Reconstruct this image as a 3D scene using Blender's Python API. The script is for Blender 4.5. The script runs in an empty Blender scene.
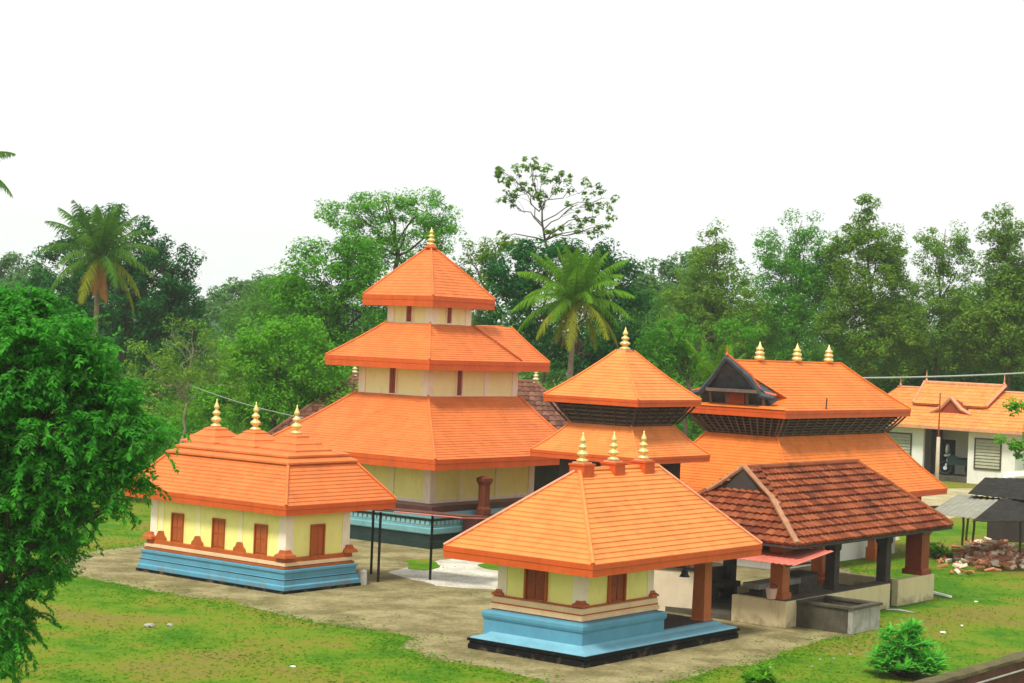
import bpy, bmesh, math, random
import numpy as np
from mathutils import Vector, Matrix

# ------------------------------------------------------------------ camera, world, sun, exposure
scene = bpy.context.scene
COL = scene.collection
R = math.radians
F_PX, CAM_H, ROLL, PITCH = 1850.0, 8.2, math.atan(0.04), 3.2 / 1850
cam_data = bpy.data.cameras.new('camera')
cam_data.sensor_width = 36.0
cam_data.lens = 36.0 * F_PX / 1024
cam_data.clip_start = 0.5
cam_data.clip_end = 6000
cam = bpy.data.objects.new('camera', cam_data)
COL.objects.link(cam)
cam.matrix_world = (Matrix.Translation((0, 0, CAM_H)) @ Matrix.Rotation(R(90) - PITCH, 4, 'X')
                    @ Matrix.Rotation(ROLL, 4, 'Z'))
scene.camera = cam

SUN_EL, SUN_AZ = 58, 205          # azimuth: direction the light comes from, clockwise from +Y
world = bpy.data.worlds.new('World')
scene.world = world
world.use_nodes = True
wn, wl = world.node_tree.nodes, world.node_tree.links
wn.clear()
w_out = wn.new('ShaderNodeOutputWorld')
w_bg = wn.new('ShaderNodeBackground')
w_sky = wn.new('ShaderNodeTexSky')
w_sky.sky_type = 'NISHITA'
w_sky.sun_disc = False
w_sky.sun_elevation = R(SUN_EL)
w_sky.sun_rotation = R(SUN_AZ)
w_sky.air_density = 1.2
w_sky.dust_density = 1.0
w_sky.ozone_density = 1.0
w_hs = wn.new('ShaderNodeHueSaturation')
w_hs.inputs['Saturation'].default_value = 0.12
w_bg.inputs['Strength'].default_value = 0.15
wl.new(w_sky.outputs[0], w_hs.inputs['Color'])
w_mix = wn.new('ShaderNodeMix')            # a bright even cloud layer over the sky
w_mix.data_type = 'RGBA'
w_mix.inputs['Factor'].default_value = 0.85
w_mix.inputs['B'].default_value = (5.38, 5.55, 5.42, 1)
wl.new(w_hs.outputs[0], w_mix.inputs['A'])
wl.new(w_mix.outputs['Result'], w_bg.inputs['Color'])
wl.new(w_bg.outputs[0], w_out.inputs[0])
sun_d = bpy.data.lights.new('sun', 'SUN')
sun_d.energy = 2.9
sun_d.angle = R(12)
sun_d.color = (1.0, 0.95, 0.86)
sun = bpy.data.objects.new('sun', sun_d)
COL.objects.link(sun)
sd = Vector((math.sin(R(SUN_AZ)) * math.cos(R(SUN_EL)), math.cos(R(SUN_AZ)) * math.cos(R(SUN_EL)), math.sin(R(SUN_EL))))
sun.rotation_euler = sd.to_track_quat('Z', 'Y').to_euler()
sun.location = (0, 0, 60)
scene.view_settings.view_transform = 'Standard'
scene.view_settings.look = 'None'
scene.view_settings.gamma = 1
scene.view_settings.exposure = 0.36
scene.cycles.max_bounces = 6
scene.cycles.transparent_max_bounces = 8

# ------------------------------------------------------------------ helpers
rng = np.random.default_rng(7)
random.seed(7)


def ray(px, py):
    ct, st = math.cos(ROLL), math.sin(ROLL)
    dx, dy = px - 512, py - 341.5
    a, b = ct * dx + st * dy, -st * dx + ct * dy
    d = (a / F_PX, 1.0, -b / F_PX)
    c, s = math.cos(PITCH), math.sin(PITCH)
    return Vector((d[0], d[1] * c + d[2] * s, -d[1] * s + d[2] * c))


def at_z(px, py, z=0.0):
    r = ray(px, py)
    return r * ((z - CAM_H) / r.z) + Vector((0, 0, CAM_H))


def at_y(px, py, Y):
    r = ray(px, py)
    return r * (Y / r.y) + Vector((0, 0, CAM_H))


class MB:
    """collects geometry for ONE mesh"""
    def __init__(self):
        self.v, self.f = [], []

    def add(self, verts, faces):
        n = len(self.v)
        self.v += [tuple(p) for p in verts]
        self.f += [tuple(i + n for i in f) for f in faces]
        return self

    def box(self, x0, x1, y0, y1, z0, z1):
        return self.add([(x0, y0, z0), (x1, y0, z0), (x1, y1, z0), (x0, y1, z0),
                         (x0, y0, z1), (x1, y0, z1), (x1, y1, z1), (x0, y1, z1)],
                        [(0, 3, 2, 1), (4, 5, 6, 7), (0, 1, 5, 4), (1, 2, 6, 5), (2, 3, 7, 6), (3, 0, 4, 7)])

    def rings(self, rings, cap0=True, cap1=True):
        n = len(rings[0])
        base = len(self.v)
        for r in rings:
            self.v += [tuple(p) for p in r]
        for k in range(len(rings) - 1):
            for i in range(n):
                j = (i + 1) % n
                self.f.append((base + k * n + i, base + k * n + j, base + (k + 1) * n + j, base + (k + 1) * n + i))
        if cap0:
            self.f.append(tuple(base + i for i in reversed(range(n))))
        if cap1:
            self.f.append(tuple(base + (len(rings) - 1) * n + i for i in range(n)))
        return self

    def rects(self, prof, **k):
        """prof: list of ((x0,x1,y0,y1), z)"""
        return self.rings([[(r[0], r[2], z), (r[1], r[2], z), (r[1], r[3], z), (r[0], r[3], z)] for r, z in prof], **k)

    def lathe(self, prof, cx=0, cy=0, cz=0, n=12):
        return self.rings([[(cx + r * math.cos(2 * math.pi * i / n), cy + r * math.sin(2 * math.pi * i / n), cz + z)
                            for i in range(n)] for r, z in prof])

    def prism(self, poly, ax, t0, t1):
        """poly of 2D points extruded along axis ax ('x' or 'y') from t0 to t1"""
        if ax == 'x':
            a, b = [(t0, p, z) for p, z in poly], [(t1, p, z) for p, z in poly]
        elif ax == 'y':
            a, b = [(p, t0, z) for p, z in poly], [(p, t1, z) for p, z in poly]
        else:
            a, b = [(p, q, t0) for p, q in poly], [(p, q, t1) for p, q in poly]
        return self.rings([a, b])

    def tube(self, pts, rad, n=6):
        pts = [Vector(p) for p in pts]
        if not hasattr(rad, '__len__'):
            rad = [rad] * len(pts)
        rr = []
        for i, p in enumerate(pts):
            d = (pts[min(i + 1, len(pts) - 1)] - pts[max(i - 1, 0)]).normalized()
            ref = Vector((0, 0, 1)) if abs(d.z) < 0.9 else Vector((1, 0, 0))
            s = d.cross(ref).normalized()
            t = s.cross(d)
            rr.append([p + (s * math.cos(2 * math.pi * k / n) + t * math.sin(2 * math.pi * k / n)) * rad[i] for k in range(n)])
        return self.rings(rr)

    def build(self, name, mat, parent=None, smooth=False, bevel=0):
        me = bpy.data.meshes.new(name)
        me.from_pydata(self.v, [], self.f)
        bm = bmesh.new()
        bm.from_mesh(me)
        bmesh.ops.remove_doubles(bm, verts=bm.verts, dist=1e-4)
        bmesh.ops.recalc_face_normals(bm, faces=bm.faces)
        bm.to_mesh(me)
        bm.free()
        if smooth:
            for p in me.polygons:
                p.use_smooth = True
        me.materials.append(mat)
        o = bpy.data.objects.new(name, me)
        COL.objects.link(o)
        if parent:
            o.parent = parent
        if bevel:
            m = o.modifiers.new('bevel', 'BEVEL')
            m.width = bevel
            m.segments = 2
            m.limit_method = 'ANGLE'
        return o


def fast_mesh(name, verts, faces_flat, per, mat, parent=None, smooth=False):
    """verts (n,3) array, faces_flat (m*per) array"""
    me = bpy.data.meshes.new(name)
    nv, nf = len(verts), len(faces_flat) // per
    me.vertices.add(nv)
    me.vertices.foreach_set('co', np.asarray(verts, dtype=np.float32).ravel())
    me.loops.add(nf * per)
    me.loops.foreach_set('vertex_index', np.asarray(faces_flat, dtype=np.int32))
    me.polygons.add(nf)
    me.polygons.foreach_set('loop_start', np.arange(0, nf * per, per, dtype=np.int32))
    if smooth:
        me.polygons.foreach_set('use_smooth', np.ones(nf, dtype=bool))
    me.update(calc_edges=True)
    me.materials.append(mat)
    o = bpy.data.objects.new(name, me)
    COL.objects.link(o)
    if parent:
        o.parent = parent
    return o


def tag(o, label=None, cat=None, group=None, kind=None):
    if label: o['label'] = label
    if cat: o['category'] = cat
    if group: o['group'] = group
    if kind: o['kind'] = kind
    return o


def thing(name, label, cat, loc=(0, 0, 0), rz=0.0, group=None):
    o = bpy.data.objects.new(name, None)
    o.empty_display_size = 0.3
    COL.objects.link(o)
    o.location = loc
    o.rotation_euler = (0, 0, rz)
    return tag(o, label, cat, group)


def copy_tree(o, parent=None):
    c = o.copy()
    COL.objects.link(c)
    c.parent = parent
    for ch in list(o.children):
        copy_tree(ch, c)
    return c


# ------------------------------------------------------------------ materials
def new_mat(name):
    m = bpy.data.materials.new(name)
    m.use_nodes = True
    nt = m.node_tree
    return m, nt.nodes, nt.links, nt.nodes['Principled BSDF']


def paint(name, col, rough=0.6, var=0.12, scale=1.3, dirt=None, dirt_amt=0.35, bump=0.15, bscale=25, spec=0.3, cell=0.0, mud=0.0):
    """weathered paint or plaster: two scales of mottling, a stain colour, small bumps"""
    m, n, l, b = new_mat(name)
    tc = n.new('ShaderNodeTexCoord')
    nz = n.new('ShaderNodeTexNoise'); nz.inputs['Scale'].default_value = scale; nz.inputs['Detail'].default_value = 8
    nz.inputs['Roughness'].default_value = 0.65
    l.new(tc.outputs['Object'], nz.inputs['Vector'])
    mp = n.new('ShaderNodeMapRange')
    mp.inputs['From Min'].default_value = 0.3; mp.inputs['From Max'].default_value = 0.7
    mp.inputs['To Min'].default_value = 1 - var; mp.inputs['To Max'].default_value = 1 + var
    l.new(nz.outputs['Fac'], mp.inputs['Value'])
    mul = n.new('ShaderNodeVectorMath'); mul.operation = 'SCALE'
    mul.inputs[0].default_value = col[:3]
    l.new(mp.outputs[0], mul.inputs['Scale'])
    cur = mul.outputs[0]
    if cell:        # each tile a slightly different tone
        sn = n.new('ShaderNodeVectorMath'); sn.operation = 'SNAP'; sn.inputs[1].default_value = (cell, cell, cell * .6)
        l.new(tc.outputs['Object'], sn.inputs[0])
        wn_ = n.new('ShaderNodeTexWhiteNoise'); l.new(sn.outputs[0], wn_.inputs['Vector'])
        cm = n.new('ShaderNodeMapRange'); cm.inputs['To Min'].default_value = .93; cm.inputs['To Max'].default_value = 1.06
        l.new(wn_.outputs['Value'], cm.inputs['Value'])
        c2 = n.new('ShaderNodeVectorMath'); c2.operation = 'SCALE'
        l.new(cur, c2.inputs[0]); l.new(cm.outputs[0], c2.inputs['Scale'])
        cur = c2.outputs[0]
    if mud:         # dried mud splashed on the lowest part of the wall
        sx = n.new('ShaderNodeSeparateXYZ'); l.new(tc.outputs['Object'], sx.inputs[0])
        nm = n.new('ShaderNodeTexNoise'); nm.inputs['Scale'].default_value = 2.6; nm.inputs['Detail'].default_value = 8
        l.new(tc.outputs['Object'], nm.inputs['Vector'])
        ma = n.new('ShaderNodeMath'); ma.operation = 'MULTIPLY_ADD'; ma.inputs[1].default_value = -1.6
        l.new(nm.outputs['Fac'], ma.inputs[0]); ma.inputs[2].default_value = mud + .8
        sb = n.new('ShaderNodeMath'); sb.operation = 'SUBTRACT'; l.new(ma.outputs[0], sb.inputs[0]); l.new(sx.outputs['Z'], sb.inputs[1])
        mm_ = n.new('ShaderNodeMapRange'); mm_.inputs['From Min'].default_value = -.08; mm_.inputs['From Max'].default_value = .25; mm_.inputs['To Max'].default_value = .6
        l.new(sb.outputs[0], mm_.inputs['Value'])
        mxm = n.new('ShaderNodeMix'); mxm.data_type = 'RGBA'
        l.new(mm_.outputs[0], mxm.inputs['Factor']); l.new(cur, mxm.inputs['A']); mxm.inputs['B'].default_value = (0.20, 0.155, 0.085, 1)
        cur = mxm.outputs['Result']
    if dirt:
        n2 = n.new('ShaderNodeTexNoise'); n2.inputs['Scale'].default_value = scale * 3.1; n2.inputs['Detail'].default_value = 10
        n2.inputs['Roughness'].default_value = 0.75
        mpp = n.new('ShaderNodeMapping'); mpp.inputs['Scale'].default_value = (1, 1, 0.35)
        l.new(tc.outputs['Object'], mpp.inputs['Vector']); l.new(mpp.outputs[0], n2.inputs['Vector'])
        rp = n.new('ShaderNodeMapRange')
        rp.inputs['From Min'].default_value = 0.52; rp.inputs['From Max'].default_value = 0.75
        rp.inputs['To Max'].default_value = dirt_amt
        l.new(n2.outputs['Fac'], rp.inputs['Value'])
        mx = n.new('ShaderNodeMix'); mx.data_type = 'RGBA'
        l.new(rp.outputs[0], mx.inputs['Factor'])
        l.new(cur, mx.inputs['A']); mx.inputs['B'].default_value = (*dirt, 1)
        cur = mx.outputs['Result']
    l.new(cur, b.inputs['Base Color'])
    b.inputs['Roughness'].default_value = rough
    b.inputs['Specular IOR Level'].default_value = spec
    if bump:
        n3 = n.new('ShaderNodeTexNoise'); n3.inputs['Scale'].default_value = bscale; n3.inputs['Detail'].default_value = 4
        l.new(tc.outputs['Object'], n3.inputs['Vector'])
        bp = n.new('ShaderNodeBump'); bp.inputs['Strength'].default_value = bump; bp.inputs['Distance'].default_value = 0.02
        l.new(n3.outputs['Fac'], bp.inputs['Height']); l.new(bp.outputs[0], b.inputs['Normal'])
    return m


def leaf_mat(name, c0, c1, trans=0.35, gloss=0.08, nscale=0.55):
    """leaves: colour varies from leaf to leaf (random per island) and over the crown (noise)"""
    m, n, l, b = new_mat(name)
    geo = n.new('ShaderNodeNewGeometry')
    tc = n.new('ShaderNodeTexCoord')
    nz = n.new('ShaderNodeTexNoise'); nz.inputs['Scale'].default_value = nscale; nz.inputs['Detail'].default_value = 3
    l.new(tc.outputs['Object'], nz.inputs['Vector'])
    ad = n.new('ShaderNodeMath'); ad.operation = 'MULTIPLY_ADD'
    l.new(geo.outputs['Random Per Island'], ad.inputs[0]); ad.inputs[1].default_value = 0.55
    sc = n.new('ShaderNodeMapRange'); sc.inputs['From Min'].default_value = 0.3; sc.inputs['From Max'].default_value = 0.7
    sc.inputs['To Max'].default_value = 0.5
    l.new(nz.outputs['Fac'], sc.inputs['Value']); l.new(sc.outputs[0], ad.inputs[2])
    mx = n.new('ShaderNodeMix'); mx.data_type = 'RGBA'
    mx.inputs['A'].default_value = (*c0, 1); mx.inputs['B'].default_value = (*c1, 1)
    l.new(ad.outputs[0], mx.inputs['Factor'])
    l.new(mx.outputs['Result'], b.inputs['Base Color'])
    b.inputs['Roughness'].default_value = 0.65
    b.inputs['Specular IOR Level'].default_value = gloss
    tr = n.new('ShaderNodeBsdfTranslucent')
    l.new(mx.outputs['Result'], tr.inputs['Color'])
    ms = n.new('ShaderNodeMixShader'); ms.inputs[0].default_value = trans
    out = n['Material Output']
    l.new(b.outputs[0], ms.inputs[1]); l.new(tr.outputs[0], ms.inputs[2]); l.new(ms.outputs[0], out.inputs['Surface'])
    return m


def tile_mat(name, c0, c1, c2, moss=None):
    """clay tiles: a colour of its own for each tile, plus soot and moss blotches"""
    m, n, l, b = new_mat(name)
    geo = n.new('ShaderNodeNewGeometry'); tc = n.new('ShaderNodeTexCoord')
    rp = n.new('ShaderNodeValToRGB')
    rp.color_ramp.elements[0].color = (*c0, 1); rp.color_ramp.elements[1].color = (*c1, 1)
    e = rp.color_ramp.elements.new(0.85); e.color = (*c2, 1)
    l.new(geo.outputs['Random Per Island'], rp.inputs[0])
    nz = n.new('ShaderNodeTexNoise'); nz.inputs['Scale'].default_value = 1.1; nz.inputs['Detail'].default_value = 9
    nz.inputs['Roughness'].default_value = 0.7
    l.new(tc.outputs['Object'], nz.inputs['Vector'])
    mr = n.new('ShaderNodeMapRange'); mr.inputs['From Min'].default_value = 0.48; mr.inputs['From Max'].default_value = 0.68
    mr.inputs['To Max'].default_value = 0.75
    l.new(nz.outputs['Fac'], mr.inputs['Value'])
    mx = n.new('ShaderNodeMix'); mx.data_type = 'RGBA'
    l.new(mr.outputs[0], mx.inputs['Factor']); l.new(rp.outputs[0], mx.inputs['A'])
    mx.inputs['B'].default_value = (*(moss or (0.06, 0.03, 0.015)), 1)
    l.new(mx.outputs['Result'], b.inputs['Base Color'])
    b.inputs['Roughness'].default_value = 0.8
    b.inputs['Specular IOR Level'].default_value = 0.2
    return m


M = {}
SOOT = (0.10, 0.035, 0.02)
M['roof'] = paint('orange roof paint', (0.76, 0.240, 0.060), 0.6, 0.12, 0.8, (0.40, 0.12, 0.04), 0.6, cell=.34, spec=.2)
M['roof_red'] = paint('terracotta roof paint', (0.67, 0.180, 0.046), 0.6, 0.12, 0.8, (0.33, 0.09, 0.035), 0.6, cell=.34, spec=.2)
M['roof_hall'] = paint('bright orange roof paint', (0.73, 0.195, 0.034), 0.6, 0.14, 0.6, (0.34, 0.10, 0.03), 0.65, cell=.34, spec=.2)
M['fascia'] = paint('red orange fascia paint', (0.60, 0.095, 0.014), 0.5, 0.12, 1.5, SOOT, 0.4)
M['hip'] = paint('pale hip ridge paint', (0.66, 0.30, 0.16), 0.6, 0.15, 2, (0.25, 0.10, 0.05), 0.6)
M['yellow'] = paint('yellow wall paint', (0.90, 0.84, 0.28), 0.7, 0.05, 1.2, (0.45, 0.36, 0.14), 0.35)
M['cream'] = paint('cream wall paint', (0.90, 0.78, 0.62), 0.7, 0.07, 1.2, (0.42, 0.33, 0.22), 0.4)
M['pale_yellow'] = paint('pale cream yellow paint', (0.90, 0.82, 0.42), 0.7, 0.05, 1.2, (0.5, 0.42, 0.24), 0.3)
M['white'] = paint('white wall paint', (0.80, 0.78, 0.70), 0.7, 0.05, 0.8, (0.42, 0.38, 0.28), 0.4)
M['band'] = paint('cream moulding paint', (0.76, 0.54, 0.32), 0.6, 0.08, 2, (0.35, 0.2, 0.1), 0.4)
M['brown'] = paint('red brown paint', (0.42, 0.095, 0.018), 0.5, 0.15, 2, (0.12, 0.04, 0.02), 0.5)
M['door'] = paint('dark red wooden door', (0.27, 0.05, 0.014), 0.5, 0.2, 4, (0.09, 0.025, 0.01), 0.5)
M['pillar_brown'] = paint('dark brown pillar paint', (0.15, 0.035, 0.012), 0.6, 0.2, 3, (0.06, 0.02, 0.01), 0.5)
M['blue'] = paint('sky blue plinth paint', (0.098, 0.30, 0.42), 0.55, 0.10, 1.5, (0.10, 0.17, 0.18), 0.5, mud=.15)
M['pale_blue'] = paint('pale blue ledge paint', (0.17, 0.40, 0.50), 0.55, 0.12, 2, (0.18, 0.22, 0.2), 0.5)
M['black'] = paint('black base paint', (0.006, 0.006, 0.007), 0.6, 0.25, 3, (0.06, 0.05, 0.035), 0.3, spec=.1, mud=-.05)
M['teal'] = paint('pale teal plinth paint', (0.16, 0.36, 0.38), 0.55, 0.12, 1.5, (0.07, 0.12, 0.11), 0.6, mud=.3)
M['teal_light'] = paint('light teal stripe paint', (0.24, 0.42, 0.42), 0.55, 0.1, 2)
M['green_black'] = paint('dark green plinth paint', (0.015, 0.035, 0.03), 0.5, 0.2, 2, (0.08, 0.07, 0.05), 0.35)
M['maroon'] = paint('maroon floor paint', (0.075, 0.028, 0.026), 0.4, 0.15, 2)
M['darkwood'] = paint('weathered dark wood', (0.055, 0.042, 0.036), 0.8, 0.3, 2.5, (0.10, 0.12, 0.13), 0.4)
M['bluewood'] = paint('faded blue black carved wood', (0.055, 0.072, 0.090), 0.8, 0.35, 3, (0.22, 0.14, 0.11), 0.5)
M['slat'] = paint('grey brown wooden slat', (0.15, 0.115, 0.085), 0.8, 0.3, 3, (0.05, 0.04, 0.03), 0.5)
M['shade'] = paint('dark interior and shade', (0.05, 0.04, 0.035), 0.9, 0.2, 2)  # verandah shade put into the colour; also used for plain dark parts
M['gold'] = None
m, n, l, b = new_mat('polished brass'); b.inputs['Base Color'].default_value = (0.84, 0.66, 0.24, 1); b.inputs['Metallic'].default_value = 0.6
b.inputs['Roughness'].default_value = 0.32; M['gold'] = m
M['ivory'] = paint('ivory finial paint', (0.72, 0.60, 0.34), 0.4, 0.1, 3)
M['post'] = paint('black metal post', (0.012, 0.011, 0.012), 0.45, 0.2, 5)
M['tub'] = paint('pale pink plastic', (0.70, 0.48, 0.40), 0.5, 0.08, 3)
M['pinksheet'] = paint('faded pink roof sheet', (0.64, 0.17, 0.12), 0.45, 0.12, 2, (0.55, 0.38, 0.34), 0.5)
M['orange_pillar'] = paint('orange brown pillar paint', (0.44, 0.12, 0.03), 0.5, 0.15, 2, (0.2, 0.07, 0.03), 0.5)
M['parapet'] = paint('cream plaster parapet', (0.70, 0.58, 0.34), 0.8, 0.08, 1, (0.36, 0.26, 0.13), 0.6, mud=.15)
M['stone'] = paint('mossy grey stone', (0.085, 0.074, 0.052), 0.9, 0.35, 2.5, (0.04, 0.045, 0.025), 0.8, 0.5, 12)
M['stonepale'] = paint('pale streaked stone', (0.36, 0.35, 0.30), 0.9, 0.3, 2.5, (0.08, 0.085, 0.06), 0.8, 0.5, 12)
M['laterite'] = paint('dark laterite wall', (0.10, 0.040, 0.024), 0.9, 0.35, 2, (0.03, 0.02, 0.015), 0.7, 0.6, 9)
M['mossy'] = paint('mossy wall top', (0.10, 0.085, 0.035), 0.95, 0.35, 1.8, (0.22, 0.16, 0.09), 0.5, 0.6, 14)
M['blacksheet'] = paint('black tarpaulin sheet', (0.030, 0.029, 0.025), 0.85, 0.4, 2, (0.07, 0.065, 0.045), 0.6, 0.4, 5, spec=.04)
M['greysheet'] = paint('weathered fibre cement sheet', (0.27, 0.27, 0.21), 0.8, 0.2, 2, (0.12, 0.12, 0.08), 0.6)
M['bamboo'] = paint('grey wooden pole', (0.14, 0.10, 0.07), 0.8, 0.25, 4)
M['log'] = paint('split firewood', (0.55, 0.22, 0.11), 0.85, 0.3, 5, (0.12, 0.06, 0.04), 0.6)
M['logpale'] = paint('pale split firewood', (0.80, 0.62, 0.47), 0.85, 0.25, 5, (0.2, 0.12, 0.08), 0.6)
M['shutter'] = paint('grey green louvre', (0.36, 0.36, 0.25), 0.7, 0.15, 3)
M['bark'] = paint('brown bark', (0.10, 0.075, 0.05), 0.95, 0.3, 3, (0.04, 0.03, 0.02), 0.6, 0.6, 10)
M['palebark'] = paint('pale grey bark', (0.32, 0.27, 0.20), 0.95, 0.25, 3, (0.12, 0.10, 0.07), 0.6, 0.6, 10)
M['palmbark'] = paint('grey palm trunk', (0.26, 0.20, 0.13), 0.95, 0.25, 4, (0.10, 0.08, 0.05), 0.6, 0.6, 8)
M['deadfrond'] = paint('dry brown palm frond', (0.38, 0.17, 0.05), 0.9, 0.25, 3)
M['wire'] = paint('grey cable', (0.30, 0.34, 0.30), 0.6, 0.1, 2)
M['pole'] = paint('pale painted pole', (0.50, 0.42, 0.30), 0.6, 0.15, 3)
M['litter'] = paint('white plastic scrap', (0.80, 0.79, 0.74), 0.5, 0.05, 3)
M['cloth'] = paint('whitewashed block', (0.72, 0.60, 0.42), 0.8, 0.1, 1.5, (0.45, 0.38, 0.28), 0.5)
M['tyre'] = paint('black rubber', (0.015, 0.015, 0.016), 0.7, 0.2, 4)
M['bodypaint'] = paint('dark green motorcycle paint', (0.02, 0.05, 0.05), 0.35, 0.15, 3)
M['chrome'] = paint('pale grey fairing', (0.62, 0.66, 0.68), 0.35, 0.08, 3)
M['tile_p'] = tile_mat('old red clay tile', (0.15, 0.026, 0.009), (0.24, 0.050, 0.014), (0.33, 0.095, 0.035), (0.055, 0.018, 0.009))
M['tile_b'] = tile_mat('dark brown clay tile', (0.10, 0.032, 0.018), (0.17, 0.055, 0.03), (0.24, 0.11, 0.07), (0.04, 0.02, 0.014))
M['tile_w'] = tile_mat('orange clay tile', (0.70, 0.245, 0.06), (0.74, 0.27, 0.07), (0.76, 0.30, 0.09), (0.60, 0.20, 0.06))
M['ridge_old'] = paint('lime mortar ridge', (0.40, 0.20, 0.11), 0.9, 0.25, 3, (0.12, 0.07, 0.05), 0.7)

M['leaf_front'] = leaf_mat('bright green foliage', (0.012, 0.150, 0.014), (0.105, 0.480, 0.038), 0.45, 0.06, 1.7)
M['leaf_dark'] = leaf_mat('dark green foliage', (0.007, 0.085, 0.020), (0.034, 0.200, 0.030), 0.4)
M['leaf_mid'] = leaf_mat('mid green foliage', (0.034, 0.210, 0.012), (0.170, 0.460, 0.026), 0.45)
M['leaf_light'] = leaf_mat('light green foliage', (0.060, 0.290, 0.010), (0.220, 0.540, 0.026), 0.45)
M['leaf_olive'] = leaf_mat('olive green foliage', (0.058, 0.190, 0.012), (0.250, 0.410, 0.034), 0.45)
M['leaf_yellow'] = leaf_mat('yellow green foliage', (0.085, 0.230, 0.018), (0.250, 0.430, 0.040), 0.42)
M['leaf_wood'] = leaf_mat('deep green woodland foliage', (0.034, 0.160, 0.012), (0.140, 0.330, 0.026), 0.42)
M['leaf_far'] = leaf_mat('haze greyed far foliage', (0.060, 0.190, 0.045), (0.140, 0.300, 0.070), 0.4)  # distance haze put into the leaf colour as a greyer, bluer green
M['palm_leaf'] = leaf_mat('palm leaflet', (0.060, 0.220, 0.010), (0.210, 0.420, 0.020), 0.45)
M['palm_old'] = leaf_mat('yellowing palm leaflet', (0.16, 0.230, 0.012), (0.36, 0.36, 0.022), 0.4)
M['palm_dark'] = leaf_mat('deep green palm leaflet', (0.035, 0.140, 0.014), (0.140, 0.290, 0.024), 0.4)
M['bush'] = leaf_mat('fresh green shrub leaf', (0.045, 0.340, 0.028), (0.240, 0.760, 0.090), 0.5)
M['grassblade'] = leaf_mat('grass blade', (0.060, 0.220, 0.006), (0.150, 0.320, 0.012), 0.4)


def ground_mat():
    m, n, l, b = new_mat('grassy ground')
    tc = n.new('ShaderNodeTexCoord')
    def noise(s, d, r=0.6):
        q = n.new('ShaderNodeTexNoise'); q.inputs['Scale'].default_value = s; q.inputs['Detail'].default_value = d
        q.inputs['Roughness'].default_value = r
        l.new(tc.outputs['Object'], q.inputs['Vector']); return q
    a = noise(0.22, 6, 0.6); c = noise(1.6, 8, 0.7); f = noise(14, 6, 0.75)
    mix = n.new('ShaderNodeMath'); mix.operation = 'MULTIPLY_ADD'
    l.new(c.outputs['Fac'], mix.inputs[0]); mix.inputs[1].default_value = 0.30; 
    mm = n.new('ShaderNodeMath'); mm.operation = 'MULTIPLY'; mm.inputs[1].default_value = 1.0
    l.new(a.outputs['Fac'], mm.inputs[0]); l.new(mm.outputs[0], mix.inputs[2])
    rp = n.new('ShaderNodeValToRGB')
    e = rp.color_ramp.elements
    e[0].position = 0.54; e[0].color = (0.055, 0.170, 0.006, 1)
    e[1].position = 0.82; e[1].color = (0.215, 0.178, 0.042, 1)
    q = e.new(0.63); q.color = (0.130, 0.225, 0.010, 1)
    q = e.new(0.70); q.color = (0.195, 0.205, 0.022, 1)
    l.new(mix.outputs[0], rp.inputs[0])
    mr = n.new('ShaderNodeMapRange'); mr.inputs['From Min'].default_value = 0.3; mr.inputs['From Max'].default_value = 0.7
    mr.inputs['To Min'].default_value = 0.78; mr.inputs['To Max'].default_value = 1.2
    l.new(f.outputs['Fac'], mr.inputs['Value'])
    sc = n.new('ShaderNodeVectorMath'); sc.operation = 'SCALE'
    l.new(rp.outputs[0], sc.inputs[0]); l.new(mr.outputs[0], sc.inputs['Scale'])
    l.new(sc.outputs[0], b.inputs['Base Color'])
    b.inputs['Roughness'].default_value = 0.95; b.inputs['Specular IOR Level'].default_value = 0.1
    bp = n.new('ShaderNodeBump'); bp.inputs['Strength'].default_value = 0.7; bp.inputs['Distance'].default_value = 0.06
    l.new(f.outputs['Fac'], bp.inputs['Height']); l.new(bp.outputs[0], b.inputs['Normal'])
    return m


def dirt_mat(name, c0, c1, c2, s=1.0):
    m, n, l, b = new_mat(name)
    tc = n.new('ShaderNodeTexCoord')
    a = n.new('ShaderNodeTexNoise'); a.inputs['Scale'].default_value = 0.75 * s; a.inputs['Detail'].default_value = 10; a.inputs['Roughness'].default_value = 0.68
    f = n.new('ShaderNodeTexNoise'); f.inputs['Scale'].default_value = 9 * s; f.inputs['Detail'].default_value = 6; f.inputs['Roughness'].default_value = 0.75
    l.new(tc.outputs['Object'], a.inputs['Vector']); l.new(tc.outputs['Object'], f.inputs['Vector'])
    rp = n.new('ShaderNodeValToRGB'); e = rp.color_ramp.elements
    e[0].position = 0.40; e[0].color = (*c0, 1); e[1].position = 0.60; e[1].color = (*c2, 1)
    q = e.new(0.5); q.color = (*c1, 1)
    l.new(a.outputs['Fac'], rp.inputs[0])
    mr = n.new('ShaderNodeMapRange'); mr.inputs['From Min'].default_value = 0.3; mr.inputs['From Max'].default_value = 0.7
    mr.inputs['To Min'].default_value = 0.6; mr.inputs['To Max'].default_value = 1.3
    l.new(f.outputs['Fac'], mr.inputs['Value'])
    sc = n.new('ShaderNodeVectorMath'); sc.operation = 'SCALE'
    l.new(rp.outputs[0], sc.inputs[0]); l.new(mr.outputs[0], sc.inputs['Scale'])
    l.new(sc.outputs[0], b.inputs['Base Color'])
    b.inputs['Roughness'].default_value = 0.95; b.inputs['Specular IOR Level'].default_value = 0.1
    bp = n.new('ShaderNodeBump'); bp.inputs['Strength'].default_value = 0.5; bp.inputs['Distance'].default_value = 0.04
    l.new(f.outputs['Fac'], bp.inputs['Height']); l.new(bp.outputs[0], b.inputs['Normal'])
    return m


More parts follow.
